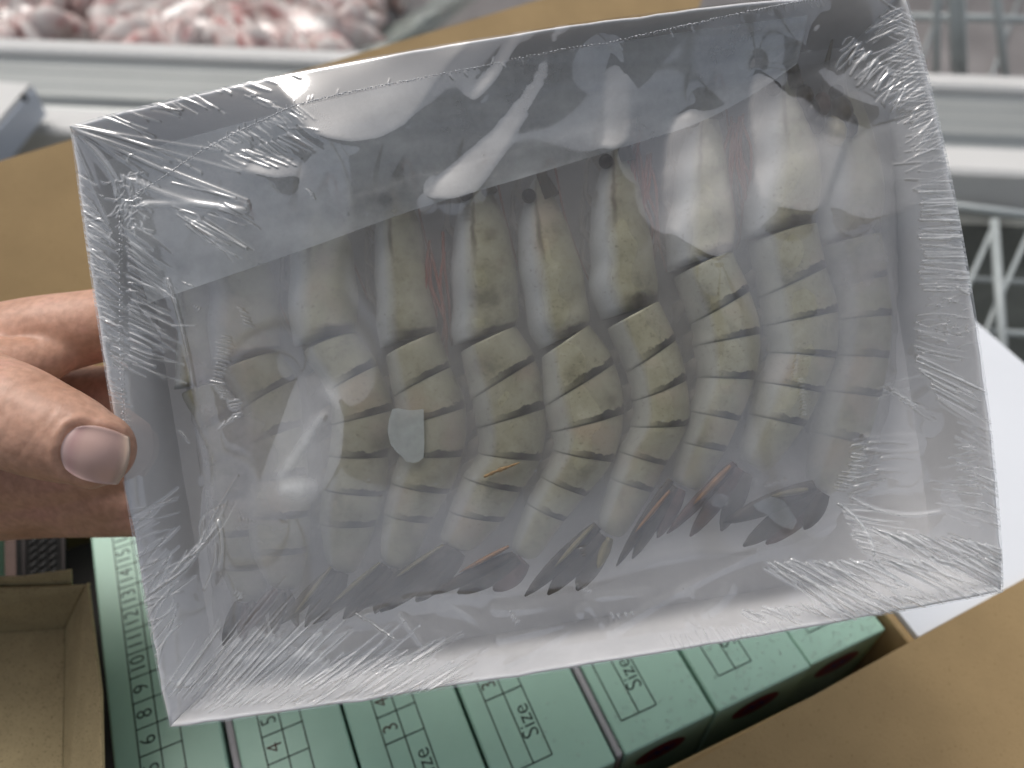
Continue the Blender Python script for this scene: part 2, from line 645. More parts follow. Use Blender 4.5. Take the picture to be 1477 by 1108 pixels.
def nail_mat():
    m, t, o = new_mat('nail')
    L = t.links.new
    uv = nd(t, 'ShaderNodeUVMap')
    sx = nd(t, 'ShaderNodeSeparateXYZ')
    L(uv.outputs[0], sx.inputs[0])
    rp = ramp(t, sx.outputs[0], [(0.0, (0.55, 0.40, 0.37)), (0.14, (0.52, 0.33, 0.31)), (0.3, (0.60, 0.41, 0.36)), (0.82, (0.58, 0.385, 0.335)),
                                 (0.91, (0.52, 0.37, 0.30)), (1.0, (0.55, 0.43, 0.34))])
    p = nd(t, 'ShaderNodeBsdfPrincipled', i_Roughness=0.3)
    L(rp.outputs[0], p.inputs['Base Color'])
    L(p.outputs[0], o.inputs[0])
    return m


M['nail'] = nail_mat()


def meat_mat(name, off):
    m, t, o = new_mat(name)
    L = t.links.new
    tc = nd(t, 'ShaderNodeTexCoord')
    mp = nd(t, 'ShaderNodeMapping')
    mp.inputs['Location'].default_value = (off, off * 2, 0)
    L(tc.outputs['Object'], mp.inputs[0])
    n1 = nd(t, 'ShaderNodeTexNoise', i_Scale=26.0, i_Detail=3.0, i_Roughness=0.5)
    n1.inputs['Distortion'].default_value = 1.0
    L(mp.outputs[0], n1.inputs['Vector'])
    rp = ramp(t, n1.outputs['Fac'], [(0.38, (0.76, 0.70, 0.66)), (0.54, (0.70, 0.55, 0.51)), (0.64, (0.54, 0.26, 0.24)), (0.76, (0.30, 0.08, 0.08))])
    p = nd(t, 'ShaderNodeBsdfPrincipled', i_Roughness=0.4)
    L(rp.outputs[0], p.inputs['Base Color'])
    L(p.outputs[0], o.inputs[0])
    return m


M['meat'] = [meat_mat('frozen_meat', 0.0), meat_mat('frozen_meat_pale', 3.3), meat_mat('frozen_meat_red', 7.1)]

# ------------------------------------------------------------------ the setting
zf = -1.32
mesh_obj('market_floor', [C0 + np.array(p) for p in ((-60, -60, zf), (60, -60, zf), (60, 60, zf), (-60, 60, zf))], [[0, 1, 2, 3]], M['floor'], kind='structure')

# unseen dark canopy, added so the film mirrors dark roof beside open sky
bm = bmesh.new()
zc = 1.22
for x0, x1 in ((-.60, .64),):
    slab(bm, [C0 + np.array(p) for p in ((x0, -1.7, zc), (x1, -1.7, zc), (x1, -0.17, zc), (x0, -0.17, zc))], 0.03, (0, 0, 1))
bmw = bmesh.new()
slab(bmw, [C0 + np.array(p) for p in ((-1.5, -2.9, zf + .004), (-1.5, .45, zf + .004), (-1.5, .45, .42), (-1.5, -2.9, .42))], 0.05, (1, 0, 0))  # unseen low wall, added to block low light from the left
lw_ = bm_obj('added_blocker_left', bmw, M['floor'])
lw_['kind'] = 'structure'
bmw = bmesh.new()
slab(bmw, [C0 + np.array(p) for p in ((-1.47, -2.9, zf + .004), (1.9, -2.9, zf + .004), (1.9, -2.9, .5), (-1.47, -2.9, .5))], 0.05, (0, 1, 0))  # second unseen wall, added to cut low light from behind
lw_ = bm_obj('added_blocker_back', bmw, M['floor'])
lw_['kind'] = 'structure'
canopy = bm_obj('added_canopy', bm, M['canopy'])
canopy['kind'] = 'structure'
bm = bmesh.new()
for x in (-.59, .63):
    for y in (-1.66, -1.0):
        add_mesh(bm, *tube([C0 + np.array((x, y, zf)), C0 + np.array((x, y, zc - .016))], 0.03, 8))
bm2 = bmesh.new()  # unseen roof, added to dim the light on the freezer
slab(bm2, [C0 + np.array(p) for p in ((-4.5, 2.65, 1.62), (4.5, 2.40, 1.62), (4.5, 8.0, 1.62), (-4.5, 8.0, 1.62))], 0.05, (0, 0, 1))
roof = bm_obj('added_shade_roof', bm2, M['canopy'])
roof['kind'] = 'structure'
for x in (-4.2, 4.2):
    for y in (2.9, 7.8):
        add_mesh(bm, *tube([C0 + np.array((x, y, zf)), C0 + np.array((x, y, 1.594))], 0.04, 8))
posts = bm_obj('added_canopy_frame', bm, M['alu'])  # posts that carry the added canopy and roof
posts['kind'] = 'structure'

# ------------------------------------------------------------------ chest freezer with two basins
EY = R(-4.6)
FE = np.array([math.cos(EY), math.sin(EY), 0])
FQ = np.array([-math.sin(EY), math.cos(EY), 0])


def fp(e, q, z):
    return C0 + FE * e + FQ * q + np.array([0, 0, z])


fr = thing('chest_freezer', 'open chest freezer with a ribbed grey aluminium rail between its two basins', 'freezer', fp(0, .9, zf))


def extrude(name, prof, mat, e0=-1.7, e1=1.7, parent=fr, smooth=False):
    n = len(prof)
    v = [fp(e0, q, z) for q, z in prof] + [fp(e1, q, z) for q, z in prof]
    f = [[i, (i + 1) % n, n + (i + 1) % n, n + i] for i in range(n)] + [list(range(n - 1, -1, -1)), list(range(n, 2 * n))]
    return mesh_obj(name, v, f, mat, parent, smooth)


extrude('rail', [(.975, -.60), (.975, -.501), (.968, -.498), (.964, -.502), (.944, -.502), (.942, -.5035), (.936, -.5035), (.934, -.502),
                 (.914, -.503), (.912, -.5045), (.905, -.5045), (.903, -.503), (.888, -.504), (.882, -.514), (.874, -.516), (.874, -.60)], M['alu'])
extrude('rail_lip', [(1.010, -.60), (1.010, -.494), (1.006, -.490), (.981, -.490), (.977, -.495), (.977, -.60)], M['white_plastic'])
extrude('rim_band', [(.872, -.60), (.872, -.514), (.868, -.510), (.828, -.512), (.823, -.517), (.822, -.60)], M['white_plastic'])
extrude('front_liner', [(.820, -.56), (.790, -.56), (.790, -1.02), (.820, -1.02)], M['basin_dark'])
extrude('near_basin', [(.790, -1.0), (-.35, -1.0), (-.35, -1.02), (.790, -1.02)], M['basin_dark'])
extrude('far_basin', [(2.1, -.60), (1.012, -.60), (1.012, -.62), (2.1, -.62)], M['basin'])
extrude('back_wall', [(2.16, -.42), (2.102, -.42), (2.102, -.62), (2.16, -.62)], M['white_plastic'])
extrude('front_wall', [(-.352, -.50), (-.40, -.50), (-.40, zf + .002), (-.352, zf + .002)], M['white_plastic'])
extrude('cabinet', [(2.16, -.622), (2.16, zf + .002), (-.35, zf + .002), (-.35, -1.022), (.822, -1.022), (.822, -.622)], M['white_plastic'])


def wire(parent, pts, r=0.0035):
    v, f = tube(pts, r, 8)
    return mesh_obj('wire', v, f, M['wire'], parent, True)


wr = thing('wire_basket', 'upright white wire basket divider in the freezer behind the rail', 'wire basket', at_z(1400, 130, -.58), 'wire baskets in the freezer')
for px0, py0, px1, py1, r in ((1349, 150, 1352, -30, .0052), (1380, 150, 1373, -30, .0062), (1392, 152, 1386, -30, .0048), (1455, 158, 1434, -30, .0058), (1500, 160, 1486, -30, .0052)):
    a = at_z(px0, py0, -.585)
    b = np.array(a)
    q = at_z(px1, py1, -.40)
    wire(wr, [a, q], r)
wire(wr, [at_z(1300, 24, -.47), at_z(1560, 30, -.47)], .0055)
for px in (1310, 1420, 1500):
    wire(wr, [at_z(px, 140, -.592), at_z(px + 70, -60, -.592)], .0024)
wr2 = thing('wire_basket', 'white wire basket with slanting struts below the white rim band at right', 'wire basket', at_z(1440, 490, -.6), 'wire baskets in the freezer')
wire(wr2, [at_z(1300, 288, -.535), at_z(1560, 320, -.535)], .0050)
wire(wr2, [at_z(1434, 318, -.535), at_z(1450, 560, -.60)], .0048)
wire(wr2, [at_z(1492, 318, -.535), at_z(1432, 452, -.58), at_z(1390, 560, -.62)], .0026)
wire(wr2, [at_z(1432, 330, -.54), at_z(1396, 412, -.57), at_z(1340, 520, -.6)], .0028)
wire(wr2, [at_z(1340, 474, -.60), at_z(1560, 486, -.60)], .0036)
wire(wr2, [at_z(1340, 398, -.62), at_z(1560, 412, -.62)], .0030)
wr3 = thing('wire_basket', 'dim wire basket under the rim band at the far left', 'wire basket', at_z(40, 220, -.65), 'wire baskets in the freezer')
wire(wr3, [at_z(-40, 262, -.55), at_z(110, 178, -.55)], .005)
wire(wr3, [at_z(-60, 232, -.57), at_z(100, 170, -.57)], .0032)
wire(wr3, [at_z(-60, 214, -.55), at_z(300, 235, -.55)], .0036)

# white lid lying at the left edge, blue-grey rim
pts = [(-150, 108), (43, 121), (-30, 205), (-230, 205)]
top = [at_z(x, y, -.462) for x, y in pts]
lid = thing('foam_cover', 'white foam box cover with a blue-grey edge at the left edge, over the freezer rail', 'lid', np.mean(top, 0) - np.array([0, 0, .03]))
bm = bmesh.new()
add_mesh(bm, *prism(top, [p - np.array([0, 0, .005]) for p in top]))
bm_obj('lid_top', bm, M['white_plastic'], lid)
ctr = np.mean(top, 0)
for i in range(4):
    a, b = top[i], top[(i + 1) % 4]
    bm = bmesh.new()
    off = np.array([0, 0, -.019])
    slab(bm, [a + np.array([0, 0, -.0055]), b + np.array([0, 0, -.0055]), b + off - np.array([0, 0, .02]), a + off - np.array([0, 0, .02])], .006, np.cross(b - a, (0, 0, 1)))
    bm_obj('lid_edge', bm, M['blue_plastic'], lid)
v, f = tube([at_z(33, 141, -.468), at_z(33, 141, -.468) + np.array([.0, -.006, 0])], .006, 10)
mesh_obj('catch', v, f, M['dark'], lid)


def lump(c, ax, ay, az, seedv, seg=10, rng=6):
    """uneven curled slice of meat"""
    V, F = [], []
    ph = RNG.random(6) * 6.28
    for i in range(rng + 1):
        th = math.pi * i / rng
        for k in range(seg):
            t = 2 * math.pi * k / seg
            rr = 1 + .18 * math.sin(3 * t + ph[0]) * math.sin(th) + .12 * math.sin(2 * th * 2 + ph[1] + t)
            V.append(np.array(c) + ax * math.sin(th) * math.cos(t) * rr + ay * math.sin(th) * math.sin(t) * rr + az * math.cos(th))
    for i in range(rng):
        for k in range(seg):
            F.append([i * seg + k, i * seg + (k + 1) % seg, (i + 1) * seg + (k + 1) % seg, (i + 1) * seg + k])
    return V, F


def meat_bag(name, label, poly, z, n, step, mats, height):
    """a clear bag of frozen sliced meat lying in the far basin"""
    ctr = np.mean([at_z(x, y, z) for x, y in poly], 0)
    t = thing(name, label, 'meat bag', ctr - np.array([0, 0, .02]), 'bags of frozen meat in the freezer')
    xs = [p[0] for p in poly]
    ys = [p[1] for p in poly]

    def inside(x, y):
        c = False
        j = len(poly) - 1
        for i in range(len(poly)):
            xi, yi = poly[i]
            xj, yj = poly[j]
            if (yi > y) != (yj > y) and x < (xj - xi) * (y - yi) / (yj - yi) + xi:
                c = not c
            j = i
        return c
    y = min(ys)
    row = 0
    while y < max(ys):
        x = min(xs) + (row % 2) * step * .5
        while x < max(xs):
            px, py = x + random.uniform(-.2, .2) * step, y + random.uniform(-.15, .15) * step
            if inside(px, py):
                c = at_z(px, py, z + random.uniform(-.008, .012))
                s = step * .00135
                an = random.uniform(0, 3.14)
                ax = np.array([math.cos(an), math.sin(an), random.uniform(-.3, .3)]) * s * random.uniform(.8, 1.25)
                ay = np.array([-math.sin(an), math.cos(an), random.uniform(-.5, .5)]) * s * random.uniform(.28, .45)
                az = np.array([0, 0, 1.]) * height * random.uniform(.7, 1.1)
                v, f = lump(c, ax, ay, az, 0)
                mesh_obj('meat_slice', v, f, random.choice(mats), t, True)
            x += step
        y += step * .42
        row += 1
    # bag skin: wavy pillow over and under the meat
    V, F = [], []
    cx, cy = np.mean(xs), np.mean(ys)
    N = 48
    ring = []
    pl = np.array(poly + [poly[0]], float)
    seg = np.r_[0, np.cumsum(np.hypot(*np.diff(pl, axis=0).T))]
    for k in range(N):
        d = seg[-1] * k / N
        ring.append((np.interp(d, seg, pl[:, 0]), np.interp(d, seg, pl[:, 1])))
    lv = [(1.10, -.03), (1.06, -.005), (.95, .022), (.75, .034), (.4, .040), (.1, .042)]
    for s_, dz in lv:
        for k, (x, y_) in enumerate(ring):
            V.append(at_z(cx + (x - cx) * s_, cy + (y_ - cy) * s_, z) + np.array([0, 0, dz + .006 * math.sin(k * 2.3 + s_ * 9) + .004 * math.sin(k * 5.1)]))
    for i in range(len(lv) - 1):
        for k in range(N):
            F.append([i * N + k, i * N + (k + 1) % N, (i + 1) * N + (k + 1) % N, (i + 1) * N + k])
    F.append([(len(lv) - 1) * N + k for k in range(N)])
    mesh_obj('plastic_bag', V, F, M['bag'], t, True)
    return t


meat_bag('meat_bag', 'bag of pale pink frozen sliced meat behind the rail, near the left corner', [(-160, -60), (60, -60), (118, -20), (112, 35), (60, 60), (-20, 66), (-160, 62)], -.535, 30, 34,
         [M['meat'][0], M['meat'][2], M['meat'][0]], .03)
meat_bag('meat_bag', 'long bag of white and red frozen sliced meat lying behind the rail above the tray', [(170, -70), (560, -70), (590, -20), (548, 30), (515, 78), (430, 90), (300, 82), (190, 72), (135, 52), (140, -10)], -.535, 40, 36,
         [M['meat'][0], M['meat'][1], M['meat'][1], M['meat'][2]], .032)
bm = bmesh.new()
q = [at_z(x, y, -.575) for x, y in ((56, 92), (170, 0), (560, -40), (525, 104))]
slab(bm, q, .012, (0, 0, 1))
tag(bm_obj('foam_sheet', bm, M['white_plastic']), 'white foam sheet under the long bag of frozen meat', 'sheet')
V, F = [], []
for i in range(13):
    t_ = i / 12
    for j in range(7):
        s_ = j / 6
        x = 700 + (545 - 700) * t_ + (s_ - .5) * (62 + 20 * t_)
        y = -30 + 105 * t_ + 6 * math.sin(s_ * 6)
        V.append(at_z(x, y, -.55 + .03 * math.sin(s_ * math.pi) + .006 * math.sin(t_ * 14 + s_ * 5)))
for i in range(12):
    for j in range(6):
        a = i * 7 + j
        F.append([a, a + 1, a + 8, a + 7])
tag(mesh_obj('plastic_sack', V, F, film_mat('pale_green_film', .08, .8, hazecol=(.55, .62, .57), rough=.2), smooth=True), 'pale green folded plastic sack right of the long meat bag', 'sack')
V, F = lump(at_z(520, 42, -.575), np.array([.05, 0, 0]), np.array([0, .03, 0]), np.array([0, 0, .012]), 0)
tag(mesh_obj('meat_chunk', V, F, simple('dark_frozen_meat', (.10, .065, .05), .6, var=.3), smooth=True), 'dark brown chunk of frozen meat between long bag and green sack', 'meat')

# ------------------------------------------------------------------ shipping carton
ZR = -.333                      # rim of the carton
carton = thing('shipping_carton', 'big open corrugated carton full of green boxes, flaps folded out', 'carton', cp(.2, 0, -.565), None)


def panel(name, quad, thick, normal, mat, parent=carton, label=None, edge=None):
    bm = bmesh.new()
    slab(bm, quad, thick, normal)
    bevel(bm, thick * .3, 2)
    return bm_obj(name, bm, mat, parent, label=label)


bL, bR, aN, aF = -.30, .219, .064, .345
panel('bottom', [cp(aN, bL, -.563), cp(aN, bR, -.563), cp(aF, bR, -.563), cp(aF, bL, -.563)], .005, (0, 0, 1), M['kraft'])
for q, nrm in (([cp(aN, bL, ZR), cp(aN, bR, ZR), cp(aN, bR, -.56), cp(aN, bL, -.56)], CA), ([cp(aF, bL, ZR), cp(aF, bR, ZR), cp(aF, bR, -.56), cp(aF, bL, -.56)], CA)):
    panel('end_wall', q, .004, nrm, M['kraft'])
for q in ([cp(aN + .003, bL, ZR), cp(aF - .003, bL, ZR), cp(aF - .003, bL, -.56), cp(aN + .003, bL, -.56)],
          [cp(aN + .003, bR, ZR), cp(aF - .003, bR, ZR), cp(aF - .003, bR, -.56), cp(aN + .003, bR, -.56)]):
    panel('side_wall', q, .004, CB, M['kraft'])


def flap(name, corners, mat, label, nu=14, nv=10, thick=.004, bend=.004):
    """board between four corners, slightly bowed, with real thickness"""
    A, B, C_, D_ = [np.array(c) for c in corners]
    nrm = np.cross(B - A, D_ - A)
    nrm /= np.linalg.norm(nrm)
    V, F = [], []
    for s_ in (1, -1):
        for i in range(nu + 1):
            for j in range(nv + 1):
                u, v = i / nu, j / nv
                p = (A * (1 - u) + B * u) * (1 - v) + (D_ * (1 - u) + C_ * u) * v
                p = p + nrm * (bend * math.sin(math.pi * v) * (.6 + .4 * math.sin(2.2 * u + .6)) + .0007 * math.sin(9 * u + 4 * v) + s_ * thick / 2)
                V.append(p)
    o2 = (nu + 1) * (nv + 1)
    g = lambda i, j, o_=0: o_ + i * (nv + 1) + j
    for i in range(nu):
        for j in range(nv):
            F.append([g(i, j), g(i + 1, j), g(i + 1, j + 1), g(i, j + 1)])
            F.append([g(i, j, o2), g(i, j + 1, o2), g(i + 1, j + 1, o2), g(i + 1, j, o2)])
    for i in range(nu):
        F.append([g(i, 0), g(i, 0, o2), g(i + 1, 0, o2), g(i + 1, 0)])
        F.append([g(i, nv), g(i + 1, nv), g(i + 1, nv, o2), g(i, nv, o2)])
    for j in range(nv):
        F.append([g(0, j), g(0, j + 1), g(0, j + 1, o2), g(0, j, o2)])
        F.append([g(nu, j), g(nu, j, o2), g(nu, j + 1, o2), g(nu, j + 1)])
    o = mesh_obj(name, V, F, mat, carton, True, label=label)
    o.data.set_sharp_from_angle(angle=R(40))
    return o


# near flap: hinged on the near wall, folded out toward the viewer
w1, w2 = at_z(985, 1108, ZR), at_z(1477, 835, ZR)
dw = (w2 - w1)
nA, nB = w1 - dw * 1.9, w2 + dw * .25
flap('end_flap', [nB, nA, nA - CA * .20 + np.array([0, 0, -.035]), nB - CA * .20 + np.array([0, 0, -.035])], M['kraft'], 'brown flap in the lower right corner', bend=-.006)
# far flap standing up at a slant behind the tray
oL, oR = at_z(0, 234, -.25), at_z(775, 1, -.25)
dd = oR - oL
oR = oR + dd * .5
oL2 = oL - dd * .75
flap('end_flap', [cp(aF + .003, bL, ZR), cp(aF + .003, bR, ZR), oR, oL2], M['kraft'], 'raised brown flap behind the hand and tray', bend=.004)
# right flap, white side up
fz = ZR - .001
flap('side_flap', [cp(aF - .01, bR + .003, fz), cp(aN + .004, bR + .003, fz), cp(aN + .010, .397, ZR - .004), cp(aF - .03, .393, ZR - .001)], M['white_flap'], 'white coated flap at the right edge', bend=.002)
# exact outer edge of the white flap
carton.children[-1]['label'] = 'white coated flap at the right edge'
flap('side_flap', [cp(aN + .004, bL - .003, ZR), cp(aF - .01, bL - .003, ZR), cp(aF - .02, bL - .18, ZR - .05), cp(aN + .02, bL - .18, ZR - .05)], M['kraft'], 'brown flap on the far left side')

# what the carton stands on inside the near basin
bm = bmesh.new()
slab(bm, [cp(aN - .02, bL - .02, -.572), cp(aN - .02, bR + .02, -.572), cp(aF + .02, bR + .02, -.572), cp(aF + .02, bL - .02, -.572)], .008, (0, 0, 1))
for a in (aN + .02, aF - .02):
    for b in (bL + .02, bR - .02):
        add_mesh(bm, *tube([cp(a, b, -.577), cp(a, b, -1.0)], .012, 10))
tag(bm_obj('low_stand', bm, M['basin_dark']), 'dark low stand under the carton inside the freezer', 'stand')

# ------------------------------------------------------------------ green boxes
DG = None
FONT_CACHE = {}


def glyphs(text, size):
    key = (text, size)
    if key in FONT_CACHE:
        return FONT_CACHE[key]
    cu = bpy.data.curves.new('lettering', 'FONT')
    cu.body = text
    cu.size = size
    cu.align_x = 'CENTER'
    cu.align_y = 'CENTER'
    cu.resolution_u = 3
    cu.offset = -size * .008
    ob = bpy.data.objects.new('lettering', cu)
    COL.objects.link(ob)
    dg = bpy.context.evaluated_depsgraph_get()
    me = bpy.data.meshes.new_from_object(ob.evaluated_get(dg))
    v = [tuple(x.co) for x in me.vertices]
    f = [list(p.vertices) for p in me.polygons]
    bpy.data.objects.remove(ob)
    bpy.data.meshes.remove(me)
    FONT_CACHE[key] = (v, f)
    return v, f


ZB = -.336
BOX_LEN, BOX_H = .236, .176


NUMS = [3, 4, 5, 6, 8, 9, 10, 11, 12, 13, 14, 15, 16, 17]


def green_box(b0, b1, a0, label, off=0.0, dz=0.0, strip=False, logo=True, wet=0, yaw=0.0, table=True):
    zt = ZB + dz
    t = thing('green_box', label, 'box', cp(a0 + .1, (b0 + b1) / 2, zt - BOX_H), 'green boxes standing on edge in the carton')
    ca = CA * math.cos(yaw) + CB * math.sin(yaw)
    cb = CB * math.cos(yaw) - CA * math.sin(yaw)
    o0 = cp(a0, b0, zt)

    def P(x, y, z=0.0):         # x across, y along, z up
        return o0 + cb * x + ca * y + np.array([0, 0, z])
    W = b1 - b0
    lip = .0035 if strip else 0.0
    bm = bmesh.new()
    add_mesh(bm, *prism([P(lip, 0), P(W, 0), P(W, BOX_LEN), P(lip, BOX_LEN)], [P(lip, 0, -BOX_H), P(W, 0, -BOX_H), P(W, BOX_LEN, -BOX_H), P(lip, BOX_LEN, -BOX_H)]))
    bevel(bm, .0011, 3)
    bm_obj('lid', bm, M['green'], t, False)
    if strip:
        bm = bmesh.new()
        add_mesh(bm, *prism([P(.0002, .001, -.0016), P(lip - .0002, .001, -.0016), P(lip - .0002, BOX_LEN - .001, -.0016), P(.0002, BOX_LEN - .001, -.0016)],
                            [P(.0002, .001, -BOX_H), P(lip - .0002, .001, -BOX_H), P(lip - .0002, BOX_LEN - .001, -BOX_H), P(.0002, BOX_LEN - .001, -BOX_H)]))
        bevel(bm, .0012, 3)
        bm_obj('base_edge', bm, M['liner_strip'], t)
    if table:
        h = .00022
        c = [.0082 + off, .0165 + off, .0247 + off]
        y0, y1 = .0125, .0425
        pitch = .0114
        rows = [y0, y1] + [y1 + pitch * k for k in range(1, 16)]
        bm = bmesh.new()

        def bar(xa, ya, xb, yb, wd=.0005):
            p, q_ = P(xa, ya, h), P(xb, yb, h)
            d = (q_ - p) / np.linalg.norm(q_ - p)
            s_ = np.cross((0, 0, 1), d) * wd / 2
            add_mesh(bm, [p - s_, q_ - s_, q_ + s_, p + s_], [[0, 1, 2, 3]])
        for x in c:
            bar(x, rows[0], x, rows[-1])
        for y in rows:
            bar(c[0], y, c[2], y)
        bm_obj('printed_table', bm, M['ink'], t)

        def write(txt, x, y, size, mat, name):
            gv, gf = glyphs(txt, size)
            v = [P(x, y, h) + ca * a * .92 - cb * b for a, b, _ in gv]
            mesh_obj(name, v, gf, mat, t)
        write('Size', (c[1] + c[2]) / 2, (y0 + y1) / 2 + .001, .0098, M['ink'], 'printed_word')
        for k in range(14):
            n = NUMS[k]
            write(str(n), (c[0] + c[1]) / 2, y1 + pitch * (k + .5), .0088, M['ink'] if n != 3 and n != 4 else M['ink_brown'], 'printed_number')
    if logo:
        # small oval mark on the end face: red with a dark blue wave
        cx, cz = W * .48, -.0170
        rx, rz = .0120, .0088
        v = [P(cx + rx * math.cos(k * 2 * math.pi / 32), -.0003, cz + rz * math.sin(k * 2 * math.pi / 32)) for k in range(32)]
        mesh_obj('printed_oval', v, [list(range(32))], M['red'], t)
        pts = [(-.0060, -.0028), (-.0030, .0034), (-.0008, -.0024), (.0018, .0036), (.0040, -.0020), (.0066, .0030)]
        bm = bmesh.new()
        for (xa, za), (xb, zb) in zip(pts[:-1], pts[1:]):
            p, q_ = P(cx + xa, -.0005, cz + za), P(cx + xb, -.0005, cz + zb)
            d = (q_ - p) / np.linalg.norm(q_ - p)
            s_ = np.cross(ca, d) * .0009
            add_mesh(bm, [p - s_, q_ - s_, q_ + s_, p + s_], [[0, 1, 2, 3]])
        bm_obj('printed_wave', bm, M['blue'], t)
    if wet:
        bm = bmesh.new()
        for _ in range(wet):
            x, y = random.uniform(.002, W - .002), min(.2, abs(random.gauss(0, .016))) + .001
            r = random.uniform(.0004, .0010)
            mt = Matrix.Translation(Vector(P(x, y, 0))) @ Matrix.Diagonal((r, r, r * .13, 1))
            bmesh.ops.create_icosphere(bm, subdivisions=1, radius=1, matrix=mt)
        for _ in range(wet // 3):
            x, z = random.uniform(.002, W - .002), -abs(random.gauss(0, .02)) - .001
            r = random.uniform(.00025, .0005)
            mt = Matrix.Translation(Vector(P(x, 0, max(z, -.1)))) @ Matrix.Diagonal((r, r * .5, r, 1))
            bmesh.ops.create_icosphere(bm, subdivisions=1, radius=1, matrix=mt)
        bm_obj('condensation', bm, M['water'], t, True, kind='stuff')
    return t


M['water'] = film_mat('water_drop', 0.10, 0.04, hazecol=(.8, .9, .85), rough=.06)

gap = .0012
bx = [-.1035, -.0610, -.0145, .0318, .0798, .1262, .1742, .2150]
green_box(bx[0], bx[1] - gap, .077, 'green box left of the others, numbers 6 to 15 down its edge', off=.0015)
green_box(bx[1], bx[2] - gap, .0765, 'green box with a grey side edge, numbers 4 and 5 showing below the tray', strip=True, off=.0050)
green_box(bx[2], bx[3] - gap, .077, 'green box whose printed 3 and 4 show below the tray', dz=-.001, off=.0032)
green_box(bx[3], bx[4] - gap, .0765, 'green box with printed 3 and Size below the tray middle', dz=.0005, wet=30)
green_box(bx[4], bx[5] - gap, .077, 'green box with Size near its wet end, red oval at the bottom edge', dz=0, strip=True, wet=80)
green_box(bx[5], bx[6] - gap, .0765, 'wet green box with an empty table corner, red oval beside the brown flap', dz=.001, wet=110)
green_box(bx[6], bx[7], .0775, 'wet green box at the right end, next to the white flap', dz=-.001, wet=110)
green_box(-.192, -.150, .20, 'green box at the far left edge, behind the empty kraft box', logo=False, table=False, dz=.002)

# things in the dark gap at the left
z0 = -.345
st = thing('plastic_strap', 'black ribbed plastic strip in the dark gap left of the green boxes', 'strip', at_z(60, 810, z0))
q = [at_z(x, y, z0) for x, y in ((24, 740), (94, 740), (97, 880), (26, 880))]
bm = bmesh.new()
slab(bm, q, .003, (0, 0, 1))
bm_obj('base', bm, M['black_rib'], st)
for x in (34, 91):
    v, f = tube([at_z(x, 740, z0 + .002), at_z(x + 2, 880, z0 + .002)], .0009, 6)
    mesh_obj('rib', v, f, simple('grey_rib', (.045, .04, .04), .8, spec=.1), st, True)
bm = bmesh.new()
for x in (47, 61, 75):
    for k in range(13):
        y = 738 + k * 11
        c = at_z(x + (y - 740) * .015, y, z0 + .0018)
        d = (FWD * 0 + CB * .0016 + CA * .0012)
        v, f = tube([c - d, c + d], .0009, 6)
        add_mesh(bm, v, f)
bm_obj('stud', bm, simple('grey_stud', (.05, .05, .05), .8, spec=.1), st, True, kind='stuff')
bm = bmesh.new()
slab(bm, [at_z(x, y, z0 - .004) for x, y in ((8, 730), (30, 730), (32, 900), (10, 900))], .003, (0, 0, 1))
tag(bm_obj('board_strip', bm, M['maroon']), 'narrow brown board strip beside the black ribbed strip', 'board')
bm = bmesh.new()  # near-black sheet put in to paint the shade of the gap
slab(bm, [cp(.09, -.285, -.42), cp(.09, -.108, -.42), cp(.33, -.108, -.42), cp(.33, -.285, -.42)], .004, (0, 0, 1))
tag(bm_obj('gap_shade_sheet', bm, M['dark']), 'near-black sheet deep in the gap beside the green boxes, painted as shade', 'board')

# empty kraft box, open side up, at the lower left
zk = -.300
kb = thing('kraft_box', 'empty open kraft box with a torn flap at the lower left corner', 'box', at_z(40, 1010, zk - .034))
rimR0, rimR1, rimR2 = at_z(128, 843, zk), at_z(147, 1000, zk), at_z(152, 1250, zk)
rimL0 = at_z(-260, 856, zk)
flo0, flo1 = at_z(95, 906, zk - .030), at_z(90, 1250, zk - .030)
floL = at_z(-260, 930, zk - .030)
rimL2, floL2 = at_z(-420, 1250, zk), at_z(-380, 1250, zk - .03)
th = .0016


def kq(name, quad, mat=M['kraft_grey'], thick=th, label=None):
    q = [np.array(p) for p in quad]
    n_ = np.cross(q[1] - q[0], q[3] - q[0])
    bm = bmesh.new()
    slab(bm, q, thick, n_)
    bevel(bm, .0004, 2)
    return bm_obj(name, bm, mat, kb, label=label)


dn = np.array([0, 0, 1.])
kq('floor', [floL, flo0, flo1, floL2])
kq('far_wall', [rimL0, rimR0 - CB * .0012, flo0 + dn * .0012, floL + dn * .0012])
kq('side_wall', [rimR0 + dn * .0008, rimR1 + dn * .0003, rimR2, flo1 + dn * .0012 + CB * .001, flo0 + dn * .0012 + CB * .001])
v, f = tube([flo0 + dn * .0012, rimR0 + dn * .0002], [.0008, .0009], 6)
mesh_obj('corner_crease', v, f, M['kraft_grey'], kb, True)
fq = [at_z(-260, 838, zk + .003), at_z(30, 833, zk + .004), at_z(103, 823, zk + .006), at_z(104, 846, zk - .004), at_z(-260, 862, zk - .006)]
bm = bmesh.new()
slab(bm, fq, .0014, FQ + np.array([0, 0, .3]))
bm_obj('torn_flap', bm, M['kraft_grey'], kb)

# ------------------------------------------------------------------ the tray
TD = .034
BUL = {'T': 30.0, 'R': 27.0, 'B': 9.0, 'L': 8.0}
tray = thing('shrimp_tray', 'shallow white card tray of frozen shrimps wrapped in wrinkled clear film, held up', 'tray', tl(0, 0, -TD))


def bulge(t):
    return (4 * t * (1 - t)) ** .8


